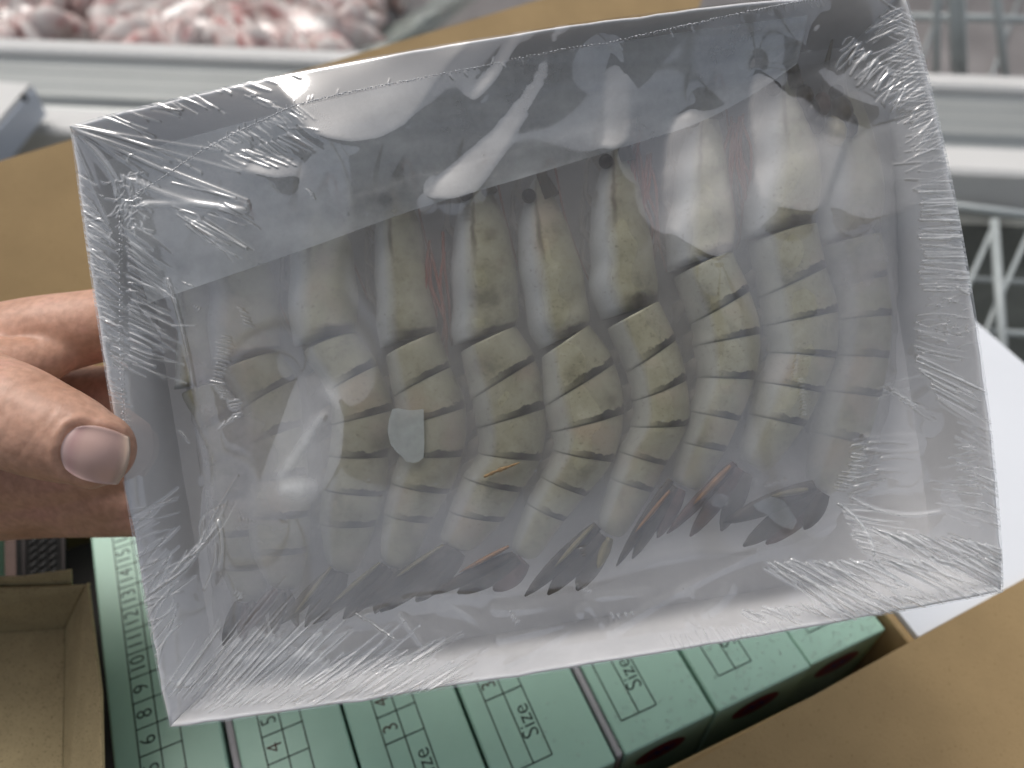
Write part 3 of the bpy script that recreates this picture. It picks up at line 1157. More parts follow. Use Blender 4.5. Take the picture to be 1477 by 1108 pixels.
def rim_line(side, t, inset=0.0, k=1.0):
    """point (u, v) on the rim; t runs along the side; inset moves inward"""
    hw, hh = TW / 2 - inset, TH / 2 - inset
    b = BUL[side] * bulge(t) * k
    if side == 'T':
        return -hw + 2 * hw * t, hh + b
    if side == 'B':
        return -hw + 2 * hw * t, -hh - b
    if side == 'L':
        return -hw - b, -hh + 2 * hh * t
    return hw + b, -hh + 2 * hh * t


def wall(side, mat):
    N, K = 48, 7
    th_ = 7.0
    V, F = [], []
    jit = RNG.normal(0, .6, (N + 1,))
    prof = [(th_ * .0, -TD), (th_ * 0, -.002), (0.8, -.0004), (2.2, 0.0), (th_ - 2.0, 0.0), (th_ - .6, -.0005), (th_, -.0016), (th_ + 1.5, -.012), (th_ + 3, -TD)]
    for i in range(N + 1):
        t = i / N
        for ins, n in prof:
            k = 1.0 if n > -.02 else .35
            u, v = rim_line(side, t, ins, k)
            wv = jit[i] * (1 if n > -.003 else .3)
            if side in 'TB':
                v += wv
            else:
                u += wv
            V.append(tl(u, v, n + .0002 * math.sin(i * .7) * (n > -.003)))
    m = len(prof)
    for i in range(N):
        for j in range(m - 1):
            F.append([i * m + j, (i + 1) * m + j, (i + 1) * m + j + 1, i * m + j + 1])
    F.append(list(range(m)))
    F.append([N * m + j for j in range(m - 1, -1, -1)])
    o = mesh_obj('side_wall', V, F, mat, tray, True)
    me = o.data
    me.materials.append(M['card_edge'])
    # the raw cut edge of the board shows along the rim of the lower wall
    return o


for s_ in 'TRBL':
    wl = wall(s_, M['card_white'])
    bm = bmesh.new()
    bm.from_mesh(wl.data)
    bmesh.ops.recalc_face_normals(bm, faces=bm.faces[:])
    bm.to_mesh(wl.data)
    bm.free()
    if s_ in 'BL':
        for p in wl.data.polygons:
            if len(p.vertices) == 4 and (p.index % 8) in (1,):
                p.material_index = 1
bm = bmesh.new()
ol_ = [rim_line('B', k / 24, 1.0, .35) for k in range(24)] + [rim_line('R', k / 24, 1.0, .35) for k in range(24)] + \
      [rim_line('T', 1 - k / 24, 1.0, .35) for k in range(24)] + [rim_line('L', 1 - k / 24, 1.0, .35) for k in range(24)]
add_mesh(bm, *prism([tl(u, v, -TD + .0004) for u, v in ol_], [tl(u, v, -TD - .0010) for u, v in ol_]))
bmesh.ops.recalc_face_normals(bm, faces=bm.faces[:])
bm_obj('base', bm, M['card_white'], tray)

IT = .0122        # depth of the ice surface below the rim
# ------------------------------------------------------------------ shrimps
# every row: belly-side point, back-side point (photo pixels) from front to rear
HEADS = [
    [(252, 360, 262, 352), (244, 395, 276, 388), (240, 430, 292, 422), (245, 480, 306, 472), (256, 530, 312, 522), (266, 562, 312, 548)],
    [(330, 318, 342, 312), (314, 352, 362, 340), (305, 400, 390, 385), (303, 440, 402, 432), (314, 490, 404, 482), (332, 528, 404, 508)],
    [(452, 282, 465, 278), (432, 320, 482, 310), (421, 365, 506, 352), (418, 410, 514, 402), (430, 460, 517, 442), (450, 500, 514, 480)],
    [(562, 262, 574, 256), (548, 300, 592, 290), (541, 340, 608, 332), (540, 380, 618, 376), (542, 420, 626, 422), (556, 465, 630, 462), (572, 503, 630, 478)],
    [(680, 258, 692, 252), (664, 292, 712, 280), (655, 335, 730, 322), (650, 380, 742, 370), (652, 430, 748, 420), (664, 475, 748, 452), (678, 498, 744, 474)],
    [(768, 262, 782, 254), (755, 295, 800, 284), (748, 330, 818, 324), (747, 375, 834, 368), (754, 420, 844, 410), (775, 472, 850, 450), (800, 505, 850, 472)],
    [(880, 205, 896, 198), (866, 245, 910, 232), (854, 290, 924, 276), (850, 335, 934, 322), (852, 375, 943, 365), (862, 415, 948, 402), (890, 462, 950, 438)],
    [(1010, 140, 1026, 132), (992, 185, 1036, 172), (976, 240, 1046, 222), (968, 295, 1054, 280), (972, 345, 1060, 330), (988, 392, 1056, 364)],
    [(1128, 96, 1142, 90), (1108, 140, 1152, 128), (1092, 195, 1170, 180), (1086, 245, 1182, 235), (1086, 295, 1182, 285), (1094, 345, 1176, 325)],
    [(1228, 100, 1240, 94), (1212, 145, 1252, 132), (1198, 205, 1272, 195), (1200, 260, 1286, 252), (1206, 310, 1286, 302), (1214, 350, 1282, 338)],
]
BODIES = [
    [(270, 572, 316, 550), (280, 622, 332, 594), (290, 672, 346, 652), (296, 722, 358, 712), (304, 770, 366, 768), (312, 815, 370, 818), (326, 862, 372, 866)],
    [(338, 540, 404, 508), (348, 592, 428, 546), (352, 642, 436, 612), (357, 692, 444, 682), (362, 742, 448, 742), (368, 792, 442, 794), (384, 842, 430, 850)],
    [(455, 512, 515, 480), (470, 566, 545, 526), (476, 612, 568, 590), (472, 656, 562, 657), (470, 702, 556, 713), (466, 752, 540, 756), (470, 815, 516, 826)],
    [(572, 518, 634, 480), (564, 572, 650, 528), (570, 616, 672, 586), (572, 655, 668, 656), (568, 694, 648, 710), (558, 738, 620, 752), (545, 806, 592, 822)],
    [(680, 512, 746, 472), (676, 575, 772, 518), (684, 616, 788, 586), (686, 652, 780, 662), (672, 686, 752, 708), (652, 735, 724, 750), (630, 778, 680, 797)],
    [(796, 520, 852, 470), (780, 585, 886, 522), (790, 622, 900, 594), (794, 648, 884, 664), (784, 686, 846, 714), (764, 724, 812, 750), (733, 790, 772, 809)],
    [(892, 478, 952, 436), (898, 536, 974, 488), (908, 578, 990, 546), (906, 614, 992, 612), (896, 650, 960, 670), (884, 688, 938, 708), (858, 757, 898, 777)],
    [(988, 404, 1056, 362), (992, 466, 1080, 418), (996, 498, 1096, 480), (1002, 543, 1088, 546), (998, 592, 1066, 606), (986, 636, 1042, 650), (966, 690, 1010, 709)],
    [(1096, 356, 1178, 322), (1092, 428, 1190, 384), (1096, 470, 1208, 448), (1104, 508, 1204, 516), (1096, 550, 1184, 566), (1084, 596, 1156, 614), (1062, 656, 1108, 684)],
    [(1214, 360, 1284, 340), (1212, 412, 1292, 398), (1210, 462, 1298, 454), (1208, 512, 1294, 516), (1200, 562, 1282, 572), (1188, 622, 1258, 640), (1174, 692, 1216, 716)],
]
# tail blades: base point, tip point, half width (photo pixels), kind
TAILS = [
    [(345, 868, 322, 932, 15, 'tail'), (352, 870, 350, 925, 17, 'tail_red'), (360, 868, 385, 915, 15, 'tail')],
    [(398, 850, 352, 912, 16, 'tail_red'), (405, 850, 395, 915, 18, 'tail'), (412, 850, 430, 905, 14, 'tail')],
    [(482, 822, 405, 900, 16, 'tail'), (490, 826, 440, 905, 20, 'tail'), (496, 826, 470, 895, 18, 'tail'), (478, 818, 425, 885, 6, 'yellow')],
    [(556, 816, 452, 900, 17, 'tail'), (562, 820, 495, 893, 22, 'tail'), (572, 820, 540, 885, 20, 'tail'), (548, 812, 478, 872, 6, 'yellow')],
    [(650, 790, 518, 878, 22, 'tail'), (655, 794, 548, 882, 26, 'tail'), (664, 796, 600, 868, 26, 'tail'), (640, 786, 572, 832, 6, 'yellow')],
    [(742, 800, 622, 858, 14, 'tail'), (748, 806, 660, 856, 22, 'tail'), (756, 808, 712, 852, 26, 'tail_red'), (734, 788, 662, 826, 5, 'orange')],
    [(862, 758, 757, 860, 17, 'tail'), (868, 770, 790, 858, 20, 'tail'), (874, 776, 832, 852, 22, 'tail'), (880, 776, 862, 820, 11, 'yellow'), (856, 758, 800, 818, 6, 'yellow')],
    [(968, 692, 889, 817, 12, 'tail'), (972, 700, 912, 806, 15, 'tail'), (984, 706, 948, 776, 15, 'tail_red'), (966, 708, 916, 768, 5, 'orange')],
    [(1060, 668, 962, 770, 13, 'tail_red'), (1068, 676, 995, 774, 17, 'tail_red'), (1078, 682, 1040, 766, 20, 'tail'), (1054, 672, 1000, 728, 7, 'orange')],
    [(1176, 700, 1044, 754, 20, 'tail'), (1182, 708, 1072, 788, 22, 'tail'), (1188, 712, 1105, 785, 22, 'tail_red'), (1190, 712, 1160, 764, 18, 'tail'), (1166, 706, 1112, 716, 7, 'yellow')],
]
DEEP = [.0155, .0150, .0144, .0142, .0138, .0132, .0130, .0130, .0135, .0152]     # how far the top of the body lies below the rim
SH_LABEL = [
    'narrow shrimp sunk in cloudy ice against the left wall of the tray',
    'pale shrimp under the string of small ripples, second from the left wall',
    'shrimp under the big bright film reflection left of the tray middle',
    'shrimp with the clear ice flake on its back',
    'shrimp with a thin orange fibre lying on its lower back',
    'broad shrimp right of the orange fibre, brown streak on its head',
    'greenish shrimp with the strongest black bands and a black tail tip',
    'shrimp under the white pointed reflection, orange streak in its tail',
    'shrimp with dark eye, orange leg streak and head under the widest bright reflection',
    'blurred shrimp frozen against the right wall of the tray',
]


def loft(rows, cdep, hfac, nsec=20, uvy=None, scale=None):
    """rows: (Lx, Ly, Rx, Ry) in pixels at depth cdep; returns verts, faces, uvs of an elliptical loft"""
    V, UVs, F = [], [], []
    for i, r_ in enumerate(rows):
        L = tp(r_[0], r_[1], -cdep)
        Rr = tp(r_[2], r_[3], -cdep)
        mid = (L + Rr) / 2
        half = (Rr - L) / 2
        if scale is not None:
            half = half * scale[i]
        h = np.linalg.norm(half) * hfac
        h = min(h, .0080 * (scale[i] if scale is not None else 1))
        for k in range(nsec):
            t = 2 * math.pi * k / nsec
            c, s_ = math.cos(t), math.sin(t)
            # sharper on the back edge, rounded at the belly
            V.append(mid + half * c + NA * (h * s_ * (1 - .10 * c)))
            UVs.append(((c + 1) / 2, uvy[i]))
    n = len(rows)
    for i in range(n - 1):
        for k in range(nsec):
            k2 = (k + 1) % nsec
            F.append([i * nsec + k, i * nsec + k2, (i + 1) * nsec + k2, (i + 1) * nsec + k])
    F.append(list(range(nsec - 1, -1, -1)))
    F.append([(n - 1) * nsec + k for k in range(nsec)])
    return V, F, UVs


def make_shrimp(i):
    dep = DEEP[i] + .0066
    hd = np.array(HEADS[i], float)
    bd = np.array(BODIES[i], float)
    hd[-1, 0] -= 24
    hd[-2, 0] -= 13
    bd[0, 0] -= 16
    bd[1:4, 0] += 3
    bd[4:6, 0] -= 4
    bd[5:7, 2] += 3
    if i == 0:
        hd[:, [0, 2]] += 12
        bd[:, [0, 2]] += 10
    if i == 9:
        hd[:, [0, 2]] -= 14
        bd[:, [0, 2]] -= 14
    base = tp(*(bd[3, :2] + bd[3, 2:]) / 2, -TD + .001)
    t = thing('shrimp', SH_LABEL[i], 'shrimp', base, 'whole shrimps frozen side by side in the tray')
    # head shield
    rows = spline(hd, 4)
    n = len(rows)
    V, F, U = loft(rows, dep, .82, 24, [k / (n - 1) for k in range(n)], [1 + .02 * math.sin(k) for k in range(n)])
    mesh_obj('head_shield', V, F, M['head'], t, True, uvs=U)
    # six body rings, each overlapping the next
    for s_ in range(6):
        a, b = bd[s_], bd[s_ + 1]
        p = bd[max(s_ - 1, 0)] if s_ > 0 else hd[-2]
        q = bd[min(s_ + 2, 6)] if s_ < 5 else 2 * b - a
        ts = [-.06, .0, .12, .3, .5, .7, .86, .96, 1.03]
        rows = []
        for u in ts:
            rows.append(.5 * ((2 * a) + (b - p) * u + (2 * p - 5 * a + 4 * b - q) * u * u + (3 * a - p - 3 * b + q) * u ** 3))
        sc = [.955, .975, .992, 1.0, 1.005, 1.008, 1.012, 1.014, 1.0]
        if s_ == 5:
            sc = [.955, .975, .99, .985, .97, .95, .90, .8, .6]
        V, F, U = loft(rows, dep, .84, 24, [max(0, min(1, u)) * (.84 if s_ == 5 else 1) for u in ts], sc)
        mesh_obj('body_ring', V, F, M['shell'], t, True, uvs=U)
    # tail blades: leaf-shaped, slightly cupped
    for j, (x0, y0, x1, y1, hw_, kd) in enumerate(TAILS[i]):
        zt = IT + (.0012 if i > 4 else .0026) + .0008 * (j % 3) if kd in ('tail', 'tail_red') else IT + (.0003 if i > 4 else .0018)
        N = 9
        V, F = [], []
        for a in range(N + 1):
            f_ = a / N
            wd = hw_ * (.74 if i > 4 else .66) * (math.sin(math.pi * min(1, f_ * .80 + .16)) ** .75) * (1.0 if f_ < .97 else .5)
            cx, cy = x0 + (x1 - x0) * f_, y0 + (y1 - y0) * f_
            dx, dy = x1 - x0, y1 - y0
            ln = math.hypot(dx, dy)
            ox, oy = -dy / ln, dx / ln
            for c in (-1, -.5, 0, .5, 1):
                V.append(tp(cx + ox * wd * c, cy + oy * wd * c, -(zt + .0012 * c * c)))
            for c in (1, .5, 0, -.5, -1):
                V.append(tp(cx + ox * wd * c, cy + oy * wd * c, -(zt + .0012 * c * c + (.0007 if kd.startswith('tail') else .003))))
        for a in range(N):
            for c in range(10):
                F.append([a * 10 + c, a * 10 + (c + 1) % 10, (a + 1) * 10 + (c + 1) % 10, (a + 1) * 10 + c])
        F.append(list(range(9, -1, -1)))
        F.append([N * 10 + c for c in range(10)])
        mesh_obj('tail_blade' if kd.startswith('tail') else 'tail_spine', V, F, M[kd], t, True)
    # rostrum spike, eye, walking legs and feelers at the front
    h0 = hd[0]
    h1 = hd[1]
    mid0 = ((h0[0] + h0[2]) / 2, (h0[1] + h0[3]) / 2)
    v, f = tube([tp(h1[2] - 4, h1[3], -dep + .003), tp(mid0[0] + 6, mid0[1] - 6, -dep + .003), tp(mid0[0] + 14, mid0[1] - 34, -dep + .001)], [.0026, .0018, .0003], 8)
    mesh_obj('rostrum', v, f, M['head_dark'], t, True)
    e = tp(h1[0] + 8, h1[1] - 12, -dep + .004)
    bm = bmesh.new()
    bmesh.ops.create_uvsphere(bm, u_segments=14, v_segments=9, radius=.0023, matrix=Matrix.Translation(Vector(e)))
    bm_obj('eye', bm, M['eye'], t, True)
    for k in range(5 if i else 0):
        a = hd[min(len(hd) - 1, 1 + int(k * .8))]
        x, y = a[0] + 8, a[1] + 6 * k
        pth = [tp(x, y, -dep - .002), tp(x - 16 - k, y - 22, -dep - .003), tp(x - 12 - 2 * k, y - 60, -dep - .004), tp(x - 4 - 2 * k, y - 92, -dep - .005)]
        v, f = tube(pth, [.0012, .001, .0008, .0004], 6)
        mesh_obj('walking_leg', v, f, M['leg'], t, True)
    for k in range(5 if i else 0):
        a = bd[k + 0]
        bq = bd[k + 1]
        x, y = (a[0] + bq[0]) / 2 + 10, (a[1] + bq[1]) / 2
        pth = [tp(x, y, -dep), tp(x - 14, y + 10, -dep - .003), tp(x - 20, y + 32, -dep - .006)]
        v, f = tube(pth, [.0022, .0026, .0008], 8)
        mesh_obj('swimmeret', v, f, M['leg'], t, True)
    for k in range(1 if 0 < i < 8 else 0):
        pth = spline([tp(mid0[0] + 4, mid0[1] + 6, -dep + .004), tp(mid0[0] + 22 + 8 * k, mid0[1] - 26, -dep + .002),
                      tp(h1[2] + 18 + 4 * k, h1[3] + 40, -dep), tp(hd[-2][2] + 14, hd[-2][3] - 10 + 40 * k, -dep - .002)], 6)
        v, f = tube(pth, .00035, 5)
        mesh_obj('feeler', v, f, M['antenna'], t, True)
    return t


M['head_dark'] = simple('dark_rostrum', (.10, .085, .06), .4, var=.4, scale=200)
for i in range(10):
    make_shrimp(i)

# tangle of red feelers and dark heads' mouthparts near the top right
for nm, lab, (cx, cy), cnt in (('feeler_tangle', 'tangle of thin red feelers left of the white pointed reflection', (925, 250), 9),
                               ('feeler_tangle', 'tangle of thin red feelers between the two large bright reflections', (1062, 225), 10),
                               ('feeler_tangle', 'faint red feelers between the flake shrimp and its right neighbour', (628, 400), 6)):
    t = thing(nm, lab, 'feelers', tp(cx, cy, -.020), 'tangles of shrimp feelers')
    for k in range(cnt):
        a = random.uniform(-.5, .5)
        x, y = cx + random.uniform(-14, 14), cy - random.uniform(20, 70)
        pth = spline([tp(x, y, -.0165 - random.uniform(0, .003)), tp(x + 14 * a + random.uniform(-8, 12), y + 45, -.017), tp(x + 30 * a + random.uniform(-6, 16), y + 105, -.020),
                      tp(x + 20 * a + random.uniform(-8, 18), y + 165, -.024)], 5)
        v, f = tube(pth, [.0005] * (len(pth) - 1) + [.0002], 5)
        mesh_obj('feeler', v, f, M['antenna'], t, True)

# dark clot of eyes and mouthparts at the top right corner of the block
t = thing('head_cluster', 'dark shrimp eyes and mouthparts at the top right corner of the ice', 'shrimp head', tp(1190, 165, -.02))
for (x, y, r, k) in ((1168, 160, .0036, 'eye'), (1176, 176, .0034, 'eye'), (1186, 150, .0032, 'tail_red'), (1204, 188, .0042, 'yellow'), (1222, 180, .0038, 'eye'), (1160, 140, .0034, 'tail'), (1214, 160, .004, 'tail')):
    bm = bmesh.new()
    bmesh.ops.create_icosphere(bm, subdivisions=2, radius=r, matrix=Matrix.Translation(Vector(tp(x, y, -.0165))) @ Matrix.Diagonal((.8, 1.5, 1, 1)))
    bm_obj('mouthpart', bm, M[k], t, True)

# ------------------------------------------------------------------ ice block
OUT = [(246, 372), (262, 345), (330, 315), (500, 270), (700, 215), (900, 160), (1080, 112), (1210, 84), (1262, 92), (1282, 140), (1292, 250), (1297, 400), (1292, 540), (1268, 640), (1238, 710),
       (1216, 752), (1150, 782), (1080, 800), (1000, 800), (930, 818), (880, 840), (840, 852), (780, 862), (690, 857), (600, 868), (540, 888), (430, 912), (330, 940), (312, 915), (300, 800), (280, 620), (262, 520)]
ol = np.array(OUT, float)
cl = np.vstack([ol, ol[:1]])
sg = np.r_[0, np.cumsum(np.hypot(*np.diff(cl, axis=0).T))]
NT = 220
dist = np.linspace(0, sg[-1], NT, endpoint=False)
ring = np.c_[np.interp(dist, sg, cl[:, 0]), np.interp(dist, sg, cl[:, 1])]
ring += RNG.normal(0, 1.3, ring.shape)
cen = ring.mean(0)
FROST = [(300, 690, 90, 240, .45), (390, 760, 90, 150, .38), (360, 620, 60, 70, .25), (1250, 480, 70, 190, .50), (1240, 330, 60, 70, .4), (600, 760, 60, 60, .22), (660, 740, 40, 50, .28), (520, 740, 50, 60, .15),
         (280, 480, 45, 120, .25), (340, 420, 60, 70, .18), (1110, 690, 70, 40, .45), (1010, 340, 50, 60, .1), (930, 300, 40, 80, .1), (650, 640, 30, 60, .15), (690, 540, 30, 60, .15), (770, 300, 60, 40, .12)]


def frost_at(x, y):
    v = .05
    for cx, cy, rx, ry, a in FROST:
        v += .62 * a * math.exp(-((x - cx) / rx) ** 2 - ((y - cy) / ry) ** 2)
    return min(v, .6)


V, F, FR = [], [], []
rings = [1.0, .995, .985, .97, .95, .92, .88, .82, .74, .64, .52, .4, .28, .16, .06]

for r_ in rings:
    for k in range(NT):
        x, y = cen + (ring[k] - cen) * r_
        e = min(1, (1 - r_) / .05)
        n = -(IT + .012 * (1 - math.sqrt(1 - (1 - e) ** 2 * .999)) + .0004 * math.sin(x * .05) * math.sin(y * .06) + .00025 * math.sin(x * .13 + y * .09))
        V.append(tp(x, y, n))
        FR.append(frost_at(x, y) * (1 if r_ < .99 else .4))
base_i = len(V)
for k in range(NT):
    u, v_ = to_uv(*ring[k], -IT - .012)
    V.append(tl(u, v_, -TD + .0008))
    FR.append(0.0)
nr = len(rings)
for i in range(nr - 1):
    for k in range(NT):
        k2 = (k + 1) % NT
        F.append([i * NT + k, i * NT + k2, (i + 1) * NT + k2, (i + 1) * NT + k])
F.append([(nr - 1) * NT + k for k in range(NT)])
for k in range(NT):
    k2 = (k + 1) % NT
    F.append([k2, k, base_i + k, base_i + k2])
F.append([base_i + k for k in range(NT - 1, -1, -1)])
ice = mesh_obj('ice_block', V, F, M['ice'], None, True)
tag(ice, 'cloudy block of ice filling the tray around the shrimps', 'ice')
bm = bmesh.new()
bm.from_mesh(ice.data)
bmesh.ops.recalc_face_normals(bm, faces=bm.faces[:])
bm.to_mesh(ice.data)
bm.free()
at = ice.data.attributes.new('frost', 'FLOAT', 'POINT')
at.data.foreach_set('value', FR)


def flake(name, label, poly, n, thick, mat, cat='ice'):
    p = np.array(poly, float)
    top = [tp(x, y, n + RNG.normal(0, .00008)) for x, y in p]
    bot = [tp(x, y, n - thick) for x, y in p]
    v, f = prism(top, bot)
    o = mesh_obj(name, v, f, mat, None, False)
    return tag(o, label, cat)


flake('ice_flake', 'clear thin flake of ice in the middle left of the tray, straight right side', [(566, 590), (574, 589), (592, 592), (611, 590), (612, 640), (611, 660), (604, 666), (596, 668), (586, 666), (578, 657), (570, 650), (563, 640), (559, 622), (561, 605)], -.0112, .0006, M['flake'])
flake('ice_crystal', 'small ice crystal beside the lower right tail', [(1022, 722), (1030, 714), (1042, 712), (1052, 718), (1050, 728), (1040, 732), (1028, 730)], -.0108, .0012, M['crystal'])
flake('ice_crystal', 'jagged ice crystal over the dark tail at the lower right', [(1086, 728), (1098, 722), (1112, 716), (1130, 722), (1140, 736), (1150, 752), (1143, 764), (1128, 760), (1116, 752), (1106, 742), (1092, 736)], -.0108, .0014, M['crystal'])
v, f = tube(spline([tp(698, 688, -.0112), tp(716, 680, -.0110), tp(732, 674, -.0110), tp(750, 667, -.0112)], 5), [.0003] + [.0005, .0004, .0006, .0005, .0003, .0006, .0007, .0005, .0006, .0004, .0003, .0004, .0003, .0002] + [.0001], 6)
tag(mesh_obj('orange_fibre', v, f, simple('orange_fibre', (.34, .21, .08), .5, var=.5, scale=600), None, True), 'thin orange fibre on a shrimp left of the tray middle', 'fibre')

# ------------------------------------------------------------------ the film
PXC = 1.16                          # film cell in tray units
NU, NV = int(TW / PXC), int(TH / PXC)
us = np.linspace(-TW / 2, TW / 2, NU + 1)
vs = np.linspace(-TH / 2, TH / 2, NV + 1)
UU, VV = np.meshgrid(us, vs)        # rows: v


def poly_mask(U, Vv, poly):
    c = np.zeros(U.shape, bool)
    j = len(poly) - 1
    for i in range(len(poly)):
        xi, yi = poly[i]
        xj, yj = poly[j]
        if yi != yj:
            cond = ((yi > Vv) != (yj > Vv)) & (U < (xj - xi) * (Vv - yi) / (yj - yi) + xi)
            c ^= cond
        j = i
    return c


def p2u(pts, n=-.003):
    return [to_uv(x, y, n) for x, y in pts]


# patches of film that lean toward the open sky; third value: which way (U = up and ahead, L = left, R = right)
PATCH = [
    ([(402, 142), (425, 128), (452, 118), (520, 103), (600, 87), (665, 74), (716, 62), (704, 78), (680, 100), (655, 122), (636, 145), (615, 175), (590, 205), (560, 222), (520, 230), (480, 225), (452, 210), (438, 180), (418, 160)], 'U', 1.0),
    ([(772, 60), (757, 64), (735, 98), (712, 128), (690, 150), (681, 172), (693, 168), (715, 145), (735, 118), (755, 92)], 'U', 1.0),
    ([(832, 44), (812, 56), (800, 75), (788, 105), (770, 140), (745, 170), (715, 205), (672, 240), (632, 278), (622, 300), (660, 302), (690, 290), (708, 262), (735, 225), (765, 178), (790, 140), (803, 100)], 'U', 1.0),
    ([(884, 96), (876, 130), (873, 190), (866, 224), (886, 228), (904, 215), (907, 165), (899, 120)], 'U', 1.0),
    ([(1002, 158), (978, 172), (963, 205), (956, 250), (957, 305), (968, 340), (990, 362), (1022, 382), (1040, 372), (1046, 335), (1044, 290), (1034, 250), (1018, 205)], 'U', 1.0),
    ([(1094, 102), (1084, 150), (1083, 210), (1081, 262), (1088, 292), (1120, 308), (1152, 316), (1166, 306), (1180, 268), (1206, 208), (1180, 200), (1152, 178), (1130, 140), (1112, 112)], 'U', 1.0),
    ([(1212, 210), (1190, 265), (1172, 306), (1200, 322), (1225, 330), (1262, 318), (1288, 300), (1296, 250), (1300, 205), (1280, 180), (1245, 190)], 'U', .55),
    ([(1186, 30), (1168, 52), (1162, 84), (1172, 112), (1196, 136), (1222, 152), (1258, 168), (1240, 150), (1205, 125), (1180, 100), (1176, 72)], 'U', 1.0),
    ([(432, 542), (420, 570), (408, 610), (398, 645), (386, 690), (378, 716), (420, 742), (452, 728), (476, 700), (498, 660), (500, 606), (492, 570), (468, 545)], 'L', 1.0),
    ([(1262, 516), (1278, 512), (1296, 524), (1322, 540), (1300, 538), (1270, 530)], 'R', 1.0),
    ([(1228, 632), (1250, 626), (1300, 627), (1322, 634), (1318, 646), (1290, 650), (1245, 650), (1230, 642)], 'R', 1.0),
    ([(1256, 658), (1300, 655), (1312, 661), (1290, 668), (1260, 666)], 'R', 1.0),
    ([(1250, 676), (1280, 674), (1302, 683), (1280, 687)], 'R', 1.0),
    ([(1286, 340), (1296, 330), (1298, 372), (1288, 368)], 'R', 1.0),
    ([(1330, 720), (1360, 712), (1372, 740), (1350, 752)], 'R', .8),
    ([(250, 262), (290, 270), (330, 282), (372, 300), (366, 312), (320, 312), (270, 316), (240, 300)], 'L', .6),
    ([(1200, 745), (1216, 770), (1250, 785), (1320, 770), (1350, 740), (1330, 716), (1270, 712), (1220, 722)], 'U', .5),
    ([(410, 240), (440, 248), (438, 268), (408, 272), (360, 262), (370, 248)], 'U', .8),
    ([(300, 700), (318, 690), (322, 760), (316, 850), (300, 860), (296, 770)], 'L', .5),
    ([(330, 640), (300, 590), (262, 470), (240, 410), (250, 400), (272, 450), (300, 540)], 'L', .6),
]
DIRS = {'U': np.array([0.0, .22, 1.2]), 'L': np.array([-.92, -.55, 1.2]), 'R': np.array([.98, -.55, 1.2])}
GX, GY, WT = [], [], []
cu_, cv_ = 3.0, 3.0
nx, ny = int(TW / cu_), int(TH / cv_)
cux = np.linspace(-TW / 2, TW / 2, nx + 1)
cvy = np.linspace(-TH / 2, TH / 2, ny + 1)
CU, CV = np.meshgrid(cux, cvy)
gx = np.zeros_like(CU)
gy = np.full_like(CU, .035)
wt = np.full(CU.shape, .10)
for pts, dn_, amt in PATCH:
    uvp = p2u(pts)
    mk = poly_mask(CU, CV, uvp)
    c = np.mean(uvp, 0)
    pos = tl(c[0], c[1], -.003)
    din = (pos - C0) / np.linalg.norm(pos - C0)
    T = DIRS[dn_] / np.linalg.norm(DIRS[dn_])
    Nn = T - din
    nu_, nv_, nn_ = Nn @ UA, Nn @ VA, Nn @ NA
    # a slow ripple inside keeps the mirror image uneven
    wob = 1 + .12 * np.sin(CU * .05 + CV * .021) + .08 * np.sin(CV * .09 - CU * .03)
    gx[mk] = (-nu_ / nn_ * amt * wob)[mk]
    gy[mk] = (-nv_ / nn_ * amt * wob)[mk]
    wt[mk] = 1.0
def soften(A):
    B = np.pad(A, 1, mode='edge')
    A = (B[:-2, 1:-1] + B[2:, 1:-1] + 2 * B[1:-1, 1:-1] + B[1:-1, :-2] + B[1:-1, 2:]) / 6
    return A


for _ in range(2):
    gx, gy, wt = soften(gx), soften(gy), soften(wt)
wx = .5 * (wt[:, 1:] + wt[:, :-1])
wy = .5 * (wt[1:] + wt[:-1])
gxm = .5 * (gx[:, 1:] + gx[:, :-1])
gym = .5 * (gy[1:] + gy[:-1])
EPS = 3e-6


sm = lambda x: x * x * (3 - 2 * x)
WAVES = []
for _ in range(26):
    WAVES.append((random.uniform(0, 6.28), random.uniform(90, 330), random.uniform(0, 6)))


def base_relief(U, V_):
    de_ = np.minimum(np.minimum(U + TW / 2, TW / 2 - U), np.minimum(V_ + TH / 2, TH / 2 - V_))
    q = -13.0 * sm(np.clip(de_ / 130, 0, 1))
    for an, wl_, ph in WAVES:
        q = q + .00032 * wl_ * np.sin((U * math.cos(an) + V_ * math.sin(an)) * 6.283 / wl_ + ph) * sm(np.clip(de_ / 60, 0, 1))
    return q


_b = base_relief(CU, CV)
gxm = gxm - (_b[:, 1:] - _b[:, :-1]) / cu_ * (wx > .3)
gym = gym - (_b[1:] - _b[:-1]) / cv_ * (wy > .3)


def gradT(fx, fy):
    o = np.zeros(CU.shape)
    o[:, 1:] += fx
    o[:, :-1] -= fx
    o[1:] += fy
    o[:-1] -= fy
    return o


def op(h):
    return gradT(wx * (h[:, 1:] - h[:, :-1]), wy * (h[1:] - h[:-1])) + EPS * h


free = np.ones(CU.shape, bool)
free[0] = free[-1] = False
free[:, 0] = free[:, -1] = False
rhs = gradT(wx * gxm * cu_, wy * gym * cv_) * free
h = np.zeros(CU.shape)
r_ = rhs.copy()
dg_ = gradT(wx * -0 + wx, wy) * 0 + 1
diag = np.zeros(CU.shape)
diag[:, 1:] += wx
diag[:, :-1] += wx
diag[1:] += wy
diag[:-1] += wy
diag += EPS
z = r_ / diag
p = z.copy()
rz = (r_ * z).sum()
for it in range(500):
    Ap = op(p) * free
    al = rz / ((p * Ap).sum() + 1e-30)
    h += al * p
    r_ -= al * Ap
    z = r_ / diag * free
    rz2 = (r_ * z).sum()
    if rz2 < 1e-10 * max(1e-12, rz) and it > 50:
        break
    p = z + p * (rz2 / rz)
    rz = rz2


